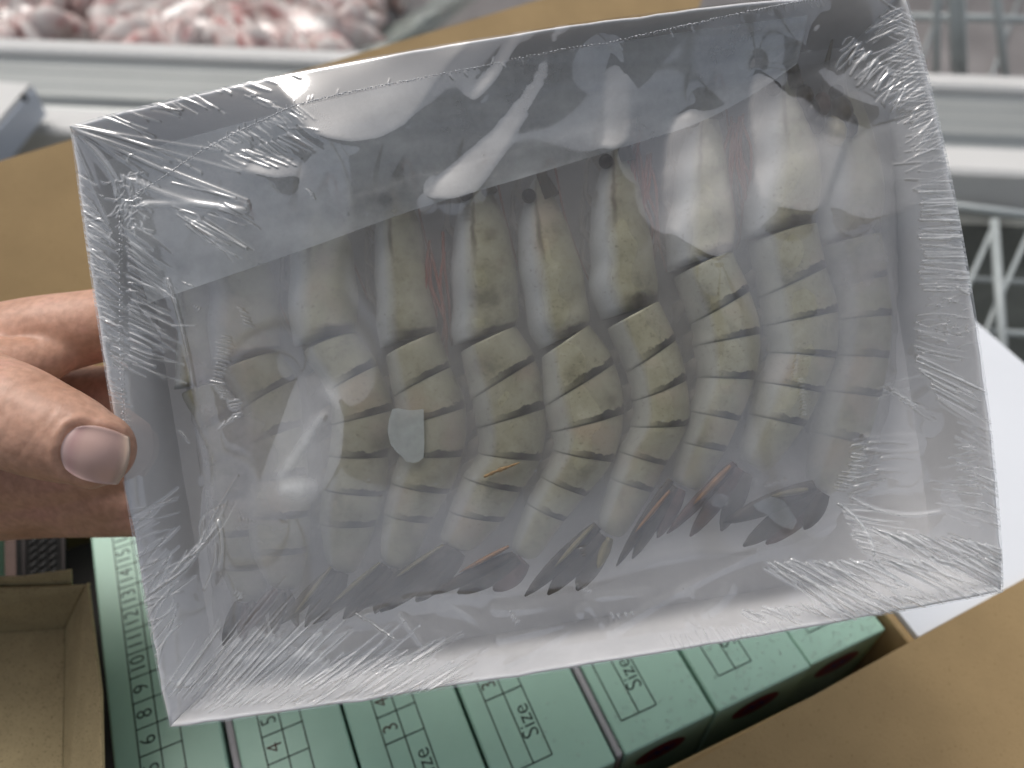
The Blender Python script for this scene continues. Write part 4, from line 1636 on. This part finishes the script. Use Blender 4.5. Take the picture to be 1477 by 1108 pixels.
def upsample(A):
    fx = (UU - cux[0]) / (cux[1] - cux[0])
    fy = (VV - cvy[0]) / (cvy[1] - cvy[0])
    ix = np.clip(fx.astype(int), 0, nx - 1)
    iy = np.clip(fy.astype(int), 0, ny - 1)
    ax, ay = fx - ix, fy - iy
    return A[iy, ix] * (1 - ax) * (1 - ay) + A[iy, ix + 1] * ax * (1 - ay) + A[iy + 1, ix] * (1 - ax) * ay + A[iy + 1, ix + 1] * ax * ay


H = upsample(h)                     # in tray units
print('patch relief mm', H.min() * PS * 1000, H.max() * PS * 1000)
# sag of the stretched film away from the rim
de = np.minimum(np.minimum(UU + TW / 2, TW / 2 - UU), np.minimum(VV + TH / 2, TH / 2 - VV))
H += base_relief(UU, VV)
HZ = np.zeros_like(H)


def stroke(x0, y0, x1, y1, wd=2.2, amp=.8, hz=0.0, uv=False, curve=0.0):
    """a raised wrinkle from one photo pixel to another; amp in tray units"""
    wd, amp, hz = (max(1.0, wd * .60), amp * .85, hz * 2.6) if wd < 3 else (wd * .8, amp * .9, hz * 1.2)
    a = np.array((x0, y0) if uv else to_uv(x0, y0, -.002))
    b = np.array((x1, y1) if uv else to_uv(x1, y1, -.002))
    pad = wd * 3.2 + abs(curve)
    i0 = max(0, int((min(a[0], b[0]) - pad + TW / 2) / TW * NU))
    i1 = min(NU, int((max(a[0], b[0]) + pad + TW / 2) / TW * NU) + 1)
    j0 = max(0, int((min(a[1], b[1]) - pad + TH / 2) / TH * NV))
    j1 = min(NV, int((max(a[1], b[1]) + pad + TH / 2) / TH * NV) + 1)
    if i1 <= i0 or j1 <= j0:
        return
    u, v = UU[j0:j1 + 1, i0:i1 + 1], VV[j0:j1 + 1, i0:i1 + 1]
    d = b - a
    ln = np.hypot(*d) + 1e-9
    t = ((u - a[0]) * d[0] + (v - a[1]) * d[1]) / ln ** 2
    s_ = ((u - a[0]) * -d[1] + (v - a[1]) * d[0]) / ln
    s_ = s_ - curve * (1 - (2 * t - 1) ** 2)
    tp_ = np.clip(np.minimum(t, 1 - t) * ln / max(4.0, wd * 2), 0, 1)
    env = sm(tp_) * (.55 + .45 * np.clip(1 - t, 0, 1))
    g = np.exp(-(s_ / wd) ** 2) * env
    amp = amp * (1.25 + .75 * min(1, max(0, (max(y0, y1) if not uv else 0) - 500) / 400))
    H[j0:j1 + 1, i0:i1 + 1] += amp * g
    if hz:
        HZ[j0:j1 + 1, i0:i1 + 1] += hz * g


def fan(p0, p1, n, ang, ln, wd=2.0, amp=.75, jl=.5, ja=6, hz=.10, curve=2.0, jp=2.0):
    """row of wrinkles rooted along p0-p1; ang in degrees of the photo (0 right, 90 down), can be a pair"""
    n = int(n * 1.45)
    for k in range(n):
        t = (k + random.uniform(-.45, .45)) / max(1, n - 1)
        x = p0[0] + (p1[0] - p0[0]) * t + random.gauss(0, jp)
        y = p0[1] + (p1[1] - p0[1]) * t + random.gauss(0, jp)
        a = (ang[0] + (ang[1] - ang[0]) * t if isinstance(ang, tuple) else ang) + random.gauss(0, ja)
        l = (ln[0] + (ln[1] - ln[0]) * t if isinstance(ln, tuple) else ln) * random.uniform(1 - jl, 1 + jl)
        stroke(x, y, x + l * math.cos(R(a)), y + l * math.sin(R(a)), wd * random.uniform(.7, 1.25), amp * random.uniform(.5, 1.3) * random.choice((1, 1, -1)), hz, curve=random.gauss(0, curve))


# upper left corner
fan((135, 176), (410, 112), 30, (22, 24), (70, 48), 2.6, 1.2, hz=.14)
fan((400, 116), (700, 62), 44, (60, 75), (7, 12), 1.6, .5, hz=.05)
for x1, y1, a, wd in ((185, 285, 2.4, 5), (255, 245, 1.8, 3.5), (370, 306, 2.2, 4), (300, 262, 1.6, 3), (330, 232, 1.3, 3), (220, 262, 1.6, 3.5), (360, 262, 1.2, 3), (170, 330, 1.4, 3)):
    stroke(104, 186, x1, y1, wd, a, .22, curve=random.gauss(0, 6))
stroke(188, 262, 370, 312, 6, 1.7, .3, curve=-10)
stroke(205, 300, 365, 312, 6, 1.6, .35, curve=4)
stroke(240, 250, 368, 300, 3, 1.6, .2)
stroke(250, 270, 350, 296, 2.6, 1.4, .15)
for _ in range(70):                     # crumpled knot
    x, y = 192 + random.gauss(0, 13), 292 + random.gauss(0, 26)
    a = random.uniform(0, 6.28)
    l = random.uniform(8, 26)
    stroke(x, y, x + l * math.cos(a), y + l * math.sin(a), 1.9, random.uniform(.5, 1.1), .16, curve=random.gauss(0, 4))
# left wall
fan((112, 245), (150, 560), 62, (40, 18), 34, 2.0, .85, hz=.12)
fan((132, 300), (172, 520), 40, (38, 28), 40, 1.8, .8, hz=.12)
fan((190, 330), (196, 520), 32, (36, 24), 58, 2.0, .9, hz=.13)
fan((250, 300), (300, 345), 10, 32, 46, 2.2, 1.0, hz=.12)
fan((150, 560), (165, 640), 12, (15, 5), 34, 1.8, .6, hz=.08)
# dashed perforation seam
for pth, n in (([(184, 300), (186, 400), (188, 500), (194, 600), (197, 650)], 60), ([(205, 285), (300, 232), (400, 192), (500, 165), (640, 138), (800, 104), (950, 72), (1080, 40), (1190, 14)], 190)):
    sp = spline(pth, 60)
    idx = np.linspace(0, len(sp) - 2, n).astype(int)
    for q in idx:
        x, y = sp[q]
        dx, dy = sp[q + 1] - sp[q]
        l = math.hypot(dx, dy) + 1e-9
        dx, dy = dx / l, dy / l
        stroke(x, y, x + dx * 4.2, y + dy * 4.2, 1.2, .7, .45)
        if random.random() < (.5 if x < 460 or x > 1050 else .1):
            s2 = random.choice((-1, 1))
            stroke(x, y, x + (dx * .5 - dy * s2) * 10, y + (dy * .5 + dx * s2) * 10, 1.4, .5, .12)
fan((305, 222), (440, 182), 26, (28, 30), 24, 1.8, .9, hz=.14)
fan((330, 240), (440, 205), 20, (26, 28), 46, 2.0, 1.0, hz=.13)
fan((360, 160), (400, 178), 8, 22, 30, 1.8, .8)
fan((270, 330), (330, 300), 8, 28, 60, 2.4, 1.0, hz=.12)
# upper right corner and right wall
fan((1318, 40), (1345, 210), 50, (205, 152), 46, 1.9, .85, hz=.12)
fan((1290, 20), (1325, 200), 44, (150, 140), 44, 1.9, .85, hz=.12)
fan((1225, 60), (1290, 130), 26, (140, 120), 34, 2.0, .9, hz=.12)
fan((1348, 215), (1358, 275), 14, (160, 172), 60, 2.0, .8, hz=.10)
fan((1292, 285), (1300, 420), 28, (-4, 4), 84, 2.2, 1.9, hz=.15, ja=3, curve=1)
fan((1345, 290), (1392, 430), 30, (178, 185), 46, 1.9, .9, hz=.10)
for _ in range(60):                     # broken glints
    x, y = 1345 + random.gauss(0, 22), 442 + random.gauss(0, 28)
    a = random.gauss(0, .5)
    l = random.uniform(10, 34)
    stroke(x, y, x + l * math.cos(a), y + l * math.sin(a), 2.0, random.uniform(.8, 1.6), .08, curve=random.gauss(0, 4))
fan((1296, 462), (1300, 525), 12, (2, 25), 54, 2.0, .9)
fan((1300, 515), (1330, 575), 12, (28, 30), 84, 2.6, 1.8, hz=.14, ja=3, curve=1)
fan((1260, 560), (1300, 585), 12, (30, 35), 34, 2.2, .9, hz=.1)
fan((1252, 560), (1245, 580), 4, -20, 40, 2.0, .7)
for yy, x0_, x1_, wd in ((632, 1228, 1322, 7), (648, 1235, 1318, 4), (663, 1256, 1312, 4), (680, 1250, 1302, 4), (640, 1240, 1300, 3)):
    stroke(x0_, yy, x1_, yy + 2, wd, 2.2, .06, curve=random.gauss(0, 3))
fan((1216, 640), (1222, 720), 18, (-8, -14), 34, 1.7, .7)
fan((1205, 725), (1230, 790), 14, (5, 18), 70, 2.0, .8, hz=.10)
stroke(1202, 725, 1250, 800, 2.4, 1.6, .4, curve=12)
stroke(1250, 800, 1290, 840, 2.0, 1.2, .3)
stroke(1220, 715, 1345, 735, 3, 1.4, .25, curve=-16)
fan((1432, 640), (1440, 770), 24, (205, 205), 62, 2.4, 1.0, hz=.10)
fan((1385, 640), (1400, 760), 14, (160, 205), 44, 2.0, .7)
fan((1100, 806), (1440, 800), 44, (28, 27), 84, 2.3, 1.5, hz=.17)
fan((1240, 760), (1400, 780), 28, (30, 27), 76, 2.2, 1.3, hz=.16)
fan((1060, 872), (1440, 840), 50, (28, 24), 36, 1.7, 1.2, hz=.18)
fan((1096, 812), (1230, 846), 14, 29, 110, 2.2, 1.4, hz=.17, jl=.25)
fan((950, 905), (1120, 885), 16, (60, 50), 34, 1.6, .5)
fan((1440, 500), (1400, 480), 5, 180, 30)
# lower left corner
fan((255, 985), (620, 985), 38, (-52, -30), (130, 80), 1.8, .9, hz=.10, ja=2.5, curve=1.5)
fan((240, 1000), (330, 1010), 14, (-58, -46), 160, 1.6, .8, hz=.08, ja=2.5, curve=2)
fan((280, 1018), (640, 985), 32, (-40, -25), 44, 1.8, .9, hz=.12, ja=3, curve=1)
fan((430, 985), (600, 945), 18, (-34, -28), 64, 2.0, 1.0, hz=.12, ja=2.5, curve=1)
fan((186, 735), (236, 960), 26, (-20, -60), 62, 2.2, .8, hz=.10, curve=6)
fan((214, 870), (300, 780), 10, -55, 90, 2.4, .9, hz=.12, curve=8)
stroke(318, 745, 322, 820, 3, 1.5, .35, curve=6)
stroke(300, 850, 318, 780, 3, 1.2, .3, curve=-6)
# folds along the lower edge of the ice
for seg_ in (((320, 938), (420, 908)), ((420, 908), (510, 900)), ((510, 890), (570, 868)), ((570, 866), (700, 858)), ((700, 872), (830, 856)), ((830, 858), (960, 846)), ((640, 950), (712, 915)), ((712, 915), (820, 890)),
             ((720, 955), (835, 888)), ((835, 888), (845, 858)), ((840, 860), (870, 900)), ((965, 850), (1000, 862)), ((630, 870), (700, 898)), ((575, 878), (620, 935)), ((1000, 880), (1060, 830)), ((985, 870), (1010, 900)),
             ((330, 950), (480, 935)), ((360, 905), (500, 965)), ((230, 972), (420, 1015)), ((870, 905), (1100, 790))):
    stroke(*seg_[0], *seg_[1], random.uniform(6, 12), random.uniform(.3, .7), .12, curve=random.gauss(0, 5))
# strings of tiny ripples
for x0_, y0_, x1_, y1_, n, ang, ln in ((330, 486, 318, 552, 13, 12, 24), (316, 552, 338, 578, 8, 10, 22), (342, 578, 346, 600, 6, -15, 20), (344, 600, 322, 614, 7, -50, 14), (352, 446, 362, 470, 5, 18, 20),
                                       (452, 287, 460, 297, 4, 25, 10), (270, 408, 280, 414, 3, 25, 14), (285, 442, 292, 446, 3, -50, 10), (838, 786, 842, 796, 3, -15, 14), (832, 838, 848, 846, 5, -40, 12), (1140, 512, 1136, 545, 9, -10, 9),
                                       (1146, 548, 1152, 600, 12, -8, 13), (1228, 655, 1222, 700, 9, 8, 22), (1214, 682, 1206, 706, 6, 10, 24), (352, 748, 372, 750, 5, 70, 9), (346, 852, 354, 858, 4, -60, 16),
                                       (268, 622, 278, 634, 4, 50, 9), (515, 880, 570, 915, 14, 35, 12), (1100, 700, 1130, 690, 4, 10, 8), (880, 880, 910, 876, 4, 60, 12), (735, 876, 745, 890, 4, -50, 10)):
    for k in range(n):
        t = k / max(1, n - 1)
        x, y = x0_ + (x1_ - x0_) * t + random.gauss(0, .6), y0_ + (y1_ - y0_) * t + random.gauss(0, .6)
        l = ln * random.uniform(.7, 1.2)
        stroke(x - l / 2 * math.cos(R(ang)), y - l / 2 * math.sin(R(ang)), x + l / 2 * math.cos(R(ang)), y + l / 2 * math.sin(R(ang)), 1.7, 1.1, .16)
# creases inside the large left reflection
stroke(475, 590, 400, 700, 11, 1.3, .22)
stroke(468, 556, 500, 600, 9, .9, .15)
stroke(400, 705, 475, 700, 12, .9, .25)
stroke(245, 400, 285, 560, 3, 1.6, .3, curve=4)
stroke(252, 470, 290, 470, 2, .7, .15)
# little bubbles
for _ in range(70):
    x, y = random.uniform(260, 1300), random.uniform(220, 800)
    r0 = random.uniform(1.3, 2.6)
    stroke(x, y, x + 4, y + random.uniform(-2, 2), r0, .9 if random.random() < .6 else -.9, .05)

# milky zones of the film: scuffs, plus haze painted in to whiten the sky reflections
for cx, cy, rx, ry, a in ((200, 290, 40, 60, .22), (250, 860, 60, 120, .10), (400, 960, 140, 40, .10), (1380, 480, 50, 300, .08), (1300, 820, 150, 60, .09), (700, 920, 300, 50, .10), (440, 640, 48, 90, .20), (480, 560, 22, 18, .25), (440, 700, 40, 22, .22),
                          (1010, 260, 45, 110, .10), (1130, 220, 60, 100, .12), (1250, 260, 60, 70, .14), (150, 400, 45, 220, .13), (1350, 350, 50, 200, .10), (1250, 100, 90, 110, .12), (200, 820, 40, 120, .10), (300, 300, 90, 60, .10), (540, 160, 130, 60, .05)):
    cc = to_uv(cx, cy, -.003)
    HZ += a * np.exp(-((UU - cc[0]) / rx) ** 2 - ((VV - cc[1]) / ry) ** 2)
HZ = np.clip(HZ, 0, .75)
# fade relief exactly at the rim and lay the edge over it
H *= sm(np.clip(de / 5.0, 0, 1))
tU = (UU + TW / 2) / TW
tV = (VV + TH / 2) / TH
su = UU + np.where(tU > .5, BUL['R'] * bulge(tV) * (2 * tU - 1) ** 3, BUL['L'] * bulge(tV) * (2 * tU - 1) ** 3)
sv = VV + np.where(tV > .5, BUL['T'] * bulge(tU) * (2 * tV - 1) ** 3, BUL['B'] * bulge(tU) * (2 * tV - 1) ** 3)
PN = H * PS + .0006
grid = T0[None, None] + UA * (su * PS)[..., None] + VA * (sv * PS)[..., None] + NA * PN[..., None]
vv = grid.reshape(-1, 3) - ORI[tray.name]
nvx = (NU + 1) * (NV + 1)
idx = np.arange(nvx).reshape(NV + 1, NU + 1)
quads = np.stack([idx[:-1, :-1], idx[:-1, 1:], idx[1:, 1:], idx[1:, :-1]], -1).reshape(-1, 4)
me = bpy.data.meshes.new('film')
me.vertices.add(nvx)
me.vertices.foreach_set('co', vv.astype(np.float32).ravel())
me.loops.add(quads.size)
me.loops.foreach_set('vertex_index', quads.astype(np.int32).ravel())
me.polygons.add(len(quads))
me.polygons.foreach_set('loop_start', np.arange(0, quads.size, 4, dtype=np.int32))
me.polygons.foreach_set('use_smooth', np.ones(len(quads), bool))
me.update(calc_edges=True)
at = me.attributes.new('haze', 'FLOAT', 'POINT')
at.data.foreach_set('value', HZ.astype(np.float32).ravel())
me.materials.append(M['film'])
film = bpy.data.objects.new('film', me)
COL.objects.link(film)
film.parent = tray
ORI[film.name] = ORI[tray.name]

# dotted weld line pressed into the film
def film_h(u, v):
    i = int(np.clip((u + TW / 2) / TW * NU, 0, NU))
    j = int(np.clip((v + TH / 2) / TH * NV, 0, NV))
    return grid[j, i] + NA * .00012


M['weld'] = simple('white_plastic_weld', (.78, .80, .82), .35, var=.05)
bm = bmesh.new()
for pth, n in (([(184, 300), (186, 400), (188, 500), (194, 600), (197, 650)], 52), ([(205, 285), (300, 232), (400, 192), (500, 165), (640, 138), (800, 104), (950, 72), (1080, 40), (1190, 14)], 230)):
    sp = spline(pth, 90)
    for q in np.linspace(0, len(sp) - 3, n).astype(int):
        a, b = sp[q], sp[q + 1]
        d = (b - a) / (np.hypot(*(b - a)) + 1e-9)
        l = random.uniform(2.0, 3.4)
        u0, v0 = to_uv(*(a + RNG.normal(0, .35, 2)), -.003)
        u1, v1 = to_uv(*(a + d * l + RNG.normal(0, .35, 2)), -.003)
        add_mesh(bm, *tube([film_h(u0, v0), film_h(u1, v1)], random.uniform(.00008, .00017), 5))
bm_obj('weld_line', bm, M['weld'], tray, True, kind='stuff')

# second layer of film: the overlap across the upper part, its straight edge crossing the shrimps
ed = [(214, 438), (300, 408), (450, 356), (600, 302), (750, 258), (900, 212), (1000, 180), (1080, 140), (1150, 92)]
V, F = [], []
es = spline(ed, 4)
N = len(es)
for i, (x, y) in enumerate(es):
    f0 = i / (N - 1)
    tx, ty = 150 + (1165 - 150) * f0, 232 + (22 - 232) * f0 - 24 * math.sin(math.pi * f0)
    for k in range(13):
        s_ = k / 12
        n = -.0095 + .0058 * s_ ** 1.5 + .0005 * math.sin(i * .9 + k * 1.7)
        V.append(tp(x + (tx - x) * s_, y + (ty - y) * s_, n))
for i in range(N - 1):
    for k in range(12):
        F.append([i * 13 + k, (i + 1) * 13 + k, (i + 1) * 13 + k + 1, i * 13 + k + 1])
mesh_obj('film_overlap', V, F, M['liner'], tray, True, label='milky second layer of film with a slanting straight edge')

# ------------------------------------------------------------------ the hand
CH = {
    'thumb': [(-300, 640, .285, .026), (-200, 590, .262, .0215), (-90, 575, .244, .0185), (0, 594, .2290, .0156), (60, 618, .2250, .0141), (105, 635, .2232, .0126), (138, 648, .2228, .0107)],
    'index': [(-330, 600, .300, .024), (-120, 528, .288, .0185), (-20, 506, .284, .0160), (60, 486, .2835, .0146), (150, 468, .2840, .0128), (260, 445, .283, .0112), (360, 430, .281, .0092)],
    'middle': [(-330, 650, .310, .024), (-120, 655, .303, .0190), (-20, 672, .300, .0170), (70, 676, .297, .0155), (190, 668, .2895, .0130), (310, 650, .2845, .0112), (410, 640, .281, .0092)],
    'ring': [(-330, 700, .315, .022), (-120, 715, .312, .0178), (-20, 718, .308, .0155), (70, 712, .304, .0142), (180, 712, .294, .0122), (290, 706, .286, .0105), (380, 700, .2815, .0088)],
    'little': [(-330, 740, .322, .019), (-120, 745, .322, .0145), (-20, 738, .317, .0122), (70, 735, .309, .0110), (160, 738, .298, .0096), (240, 738, .288, .0086), (310, 738, .2815, .0074)],
    'hollow': [(-150, 600, .305, .024), (-20, 590, .309, .0185), (90, 582, .309, .0150), (190, 575, .302, .0125), (300, 565, .288, .0095)],
    'web': [(-180, 585, .268, .020), (-70, 556, .262, .0150), (0, 536, .267, .0115), (60, 520, .273, .0085), (104, 503, .279, .0062)],
    'palm': [(-360, 660, .305, .034), (-240, 640, .292, .030), (-150, 640, .288, .024)],
    'forearm': [(-340, 670, .305, .031), (-600, 760, .330, .027), (-900, 900, .36, .031)],
}
bm = bmesh.new()
for nm, ch in CH.items():
    P_ = [at_d(x, y, d) for x, y, d, r in ch]
    rr = [c[3] for c in ch]
    sp = spline(np.c_[np.array(P_), rr], 10)
    v, f = tube(sp[:, :3], sp[:, 3], 20)
    add_mesh(bm, v, f)
    for e_ in (sp[0], sp[-1]):
        bmesh.ops.create_uvsphere(bm, u_segments=20, v_segments=14, radius=float(e_[3]), matrix=Matrix.Translation(Vector(e_[:3])))
bmesh.ops.recalc_face_normals(bm, faces=bm.faces[:])
hm = bpy.data.meshes.new('hand_raw')
bm.to_mesh(hm)
bm.free()
ho = bpy.data.objects.new('hand_raw', hm)
COL.objects.link(ho)
rm = ho.modifiers.new('r', 'REMESH')
rm.mode = 'VOXEL'
rm.voxel_size = .0011
sm_ = ho.modifiers.new('s', 'SMOOTH')
sm_.iterations = 9
sm_.factor = .5
dgp = bpy.context.evaluated_depsgraph_get()
he = bpy.data.meshes.new_from_object(ho.evaluated_get(dgp))
hv = np.zeros(len(he.vertices) * 3)
he.vertices.foreach_get('co', hv)
hv = hv.reshape(-1, 3)
hnrm = np.zeros(len(he.vertices) * 3)
he.vertices.foreach_get('normal', hnrm)
hnrm = hnrm.reshape(-1, 3)
hf = [list(p.vertices) for p in he.polygons]
bpy.data.objects.remove(ho)
# photo pixel of every vertex, used to place creases where the skin folds
rel = hv - C0
dep_ = rel @ FWD
hx = 738.5 + FPX * (rel @ RIGHT) / dep_
hy = 554 - FPX * (rel @ UP) / dep_
front = (hnrm @ (-FWD)) > .05


def crease(pts, wd, depth, zmin=0, zmax=9):
    sp = spline(pts, 12)
    d2 = np.full(len(hv), 1e9)
    sel = front & (dep_ > zmin) & (dep_ < zmax) & (hx > -80) & (hx < 240)
    for a, b in zip(sp[:-1], sp[1:]):
        d = b - a
        l2 = d @ d + 1e-9
        t = np.clip(((hx - a[0]) * d[0] + (hy - a[1]) * d[1]) / l2, 0, 1)
        d2 = np.minimum(d2, (hx - a[0] - t * d[0]) ** 2 + (hy - a[1] - t * d[1]) ** 2)
    k = np.where(sel, np.exp(-d2 / wd ** 2), 0) * depth
    hv[:] = hv - hnrm * k[:, None]


crease([(0, 600), (25, 560), (70, 548), (100, 560)], 4.0, .00035, zmax=.25)
crease([(20, 665), (50, 625), (80, 590)], 3.5, .00025, zmax=.25)
crease([(38, 668), (62, 632), (96, 600)], 3.5, .0002, zmax=.25)
crease([(-10, 655), (10, 620), (22, 590)], 3.5, .00025, zmax=.25)
# nail bed: sunken rim around the nail
nail_c = np.array([136.0, 655.0])
nang = R(14)
dx_, dy_ = hx - nail_c[0], hy - nail_c[1]
lx = dx_ * math.cos(nang) + dy_ * math.sin(nang)
ly = -dx_ * math.sin(nang) + dy_ * math.cos(nang)
rr_ = (np.abs(lx / 51) ** 3 + np.abs(ly / 41) ** 3) ** (1 / 3)
selN = front & (dep_ < .24)
hv -= hnrm * (np.where(selN, np.clip(1.06 - rr_, 0, .14) / .14 * .0012, 0))[:, None]
hv += hnrm * (np.where(selN, np.exp(-((rr_ - 1.17) / .07) ** 2) * .0006, 0))[:, None]
# wrinkles across the web and the back of the first finger
for k in range(14):
    x0_ = 5 + k * 9 + random.uniform(-3, 3)
    crease([(x0_, 470 + random.uniform(-14, 10)), (x0_ + 10, 500), (x0_ + 6, 522 + random.uniform(-6, 8))], 2.6, .00016, zmin=.25)
hand_o = thing('hand', 'bare left hand gripping the tray edge, thumb with short nail on top', 'hand', at_d(-150, 640, .29))
hand_o['label'] = 'bare hand gripping the left edge of the tray, thumb on top'
hd_ = mesh_obj('skin', hv, hf, M['skin'], hand_o, True)
# the nail: a curved plate set into the thumb
tree_v = hv[selN]
tx_, ty_, td_ = hx[selN], hy[selN], dep_[selN]
NN_, MM_ = 22, 20
V, F, U = [], [], []
for i in range(NN_ + 1):
    for j in range(MM_ + 1):
        a, b = -1 + 2 * i / NN_, -1 + 2 * j / MM_
        # squircle outline: rounded at the root, squarer at the free edge
        sx_ = a * math.sqrt(max(0, 1 - b * b * .30)) if a > 0 else a * math.sqrt(max(0, 1 - b * b * .48))
        sy_ = b * math.sqrt(max(0, 1 - a * a * (.22 if a > 0 else .42)))
        X, Y = sx_ * 49, sy_ * 40
        px = nail_c[0] + X * math.cos(nang) - Y * math.sin(nang)
        py = nail_c[1] + X * math.sin(nang) + Y * math.cos(nang)
        r2 = (tx_ - px) ** 2 + (ty_ - py) ** 2
        near = np.argsort(r2)[:24]
        d = np.average(td_[near], weights=1 / (r2[near] + 6))
        V.append((px, py, d))
        U.append(((a + 1) / 2, (b + 1) / 2))
VA_ = np.array(V).reshape(NN_ + 1, MM_ + 1, 3)
for _ in range(10):
    q = VA_[..., 2].copy()
    q[1:-1, 1:-1] = (q[:-2, 1:-1] + q[2:, 1:-1] + q[1:-1, :-2] + q[1:-1, 2:]) / 4
    q[0], q[-1] = q[1], q[-2]
    q[:, 0], q[:, -1] = (q[:, 0] + q[:, 1]) / 2, (q[:, -1] + q[:, -2]) / 2
    VA_[..., 2] = q
pts = []
for i in range(NN_ + 1):
    for j in range(MM_ + 1):
        px, py, d = VA_[i, j]
        pts.append(at_d(px, py, d - .00055))
back_pts = [p_ + FWD * .0009 for p_ in pts]
n1_ = len(pts)
W_ = MM_ + 1
for i in range(NN_):
    for j in range(MM_):
        a = i * W_ + j
        F.append([a, a + 1, a + W_ + 1, a + W_])
        F.append([n1_ + a, n1_ + a + W_, n1_ + a + W_ + 1, n1_ + a + 1])
for i in range(NN_):
    for j in (0, MM_):
        a = i * W_ + j
        F.append([a, a + W_, n1_ + a + W_, n1_ + a])
for j in range(MM_):
    for i in (0, NN_):
        a = i * W_ + j
        F.append([a, a + 1, n1_ + a + 1, n1_ + a])
mesh_obj('thumb_nail', pts + back_pts, F, M['nail'], hand_o, True, uvs=U + U)
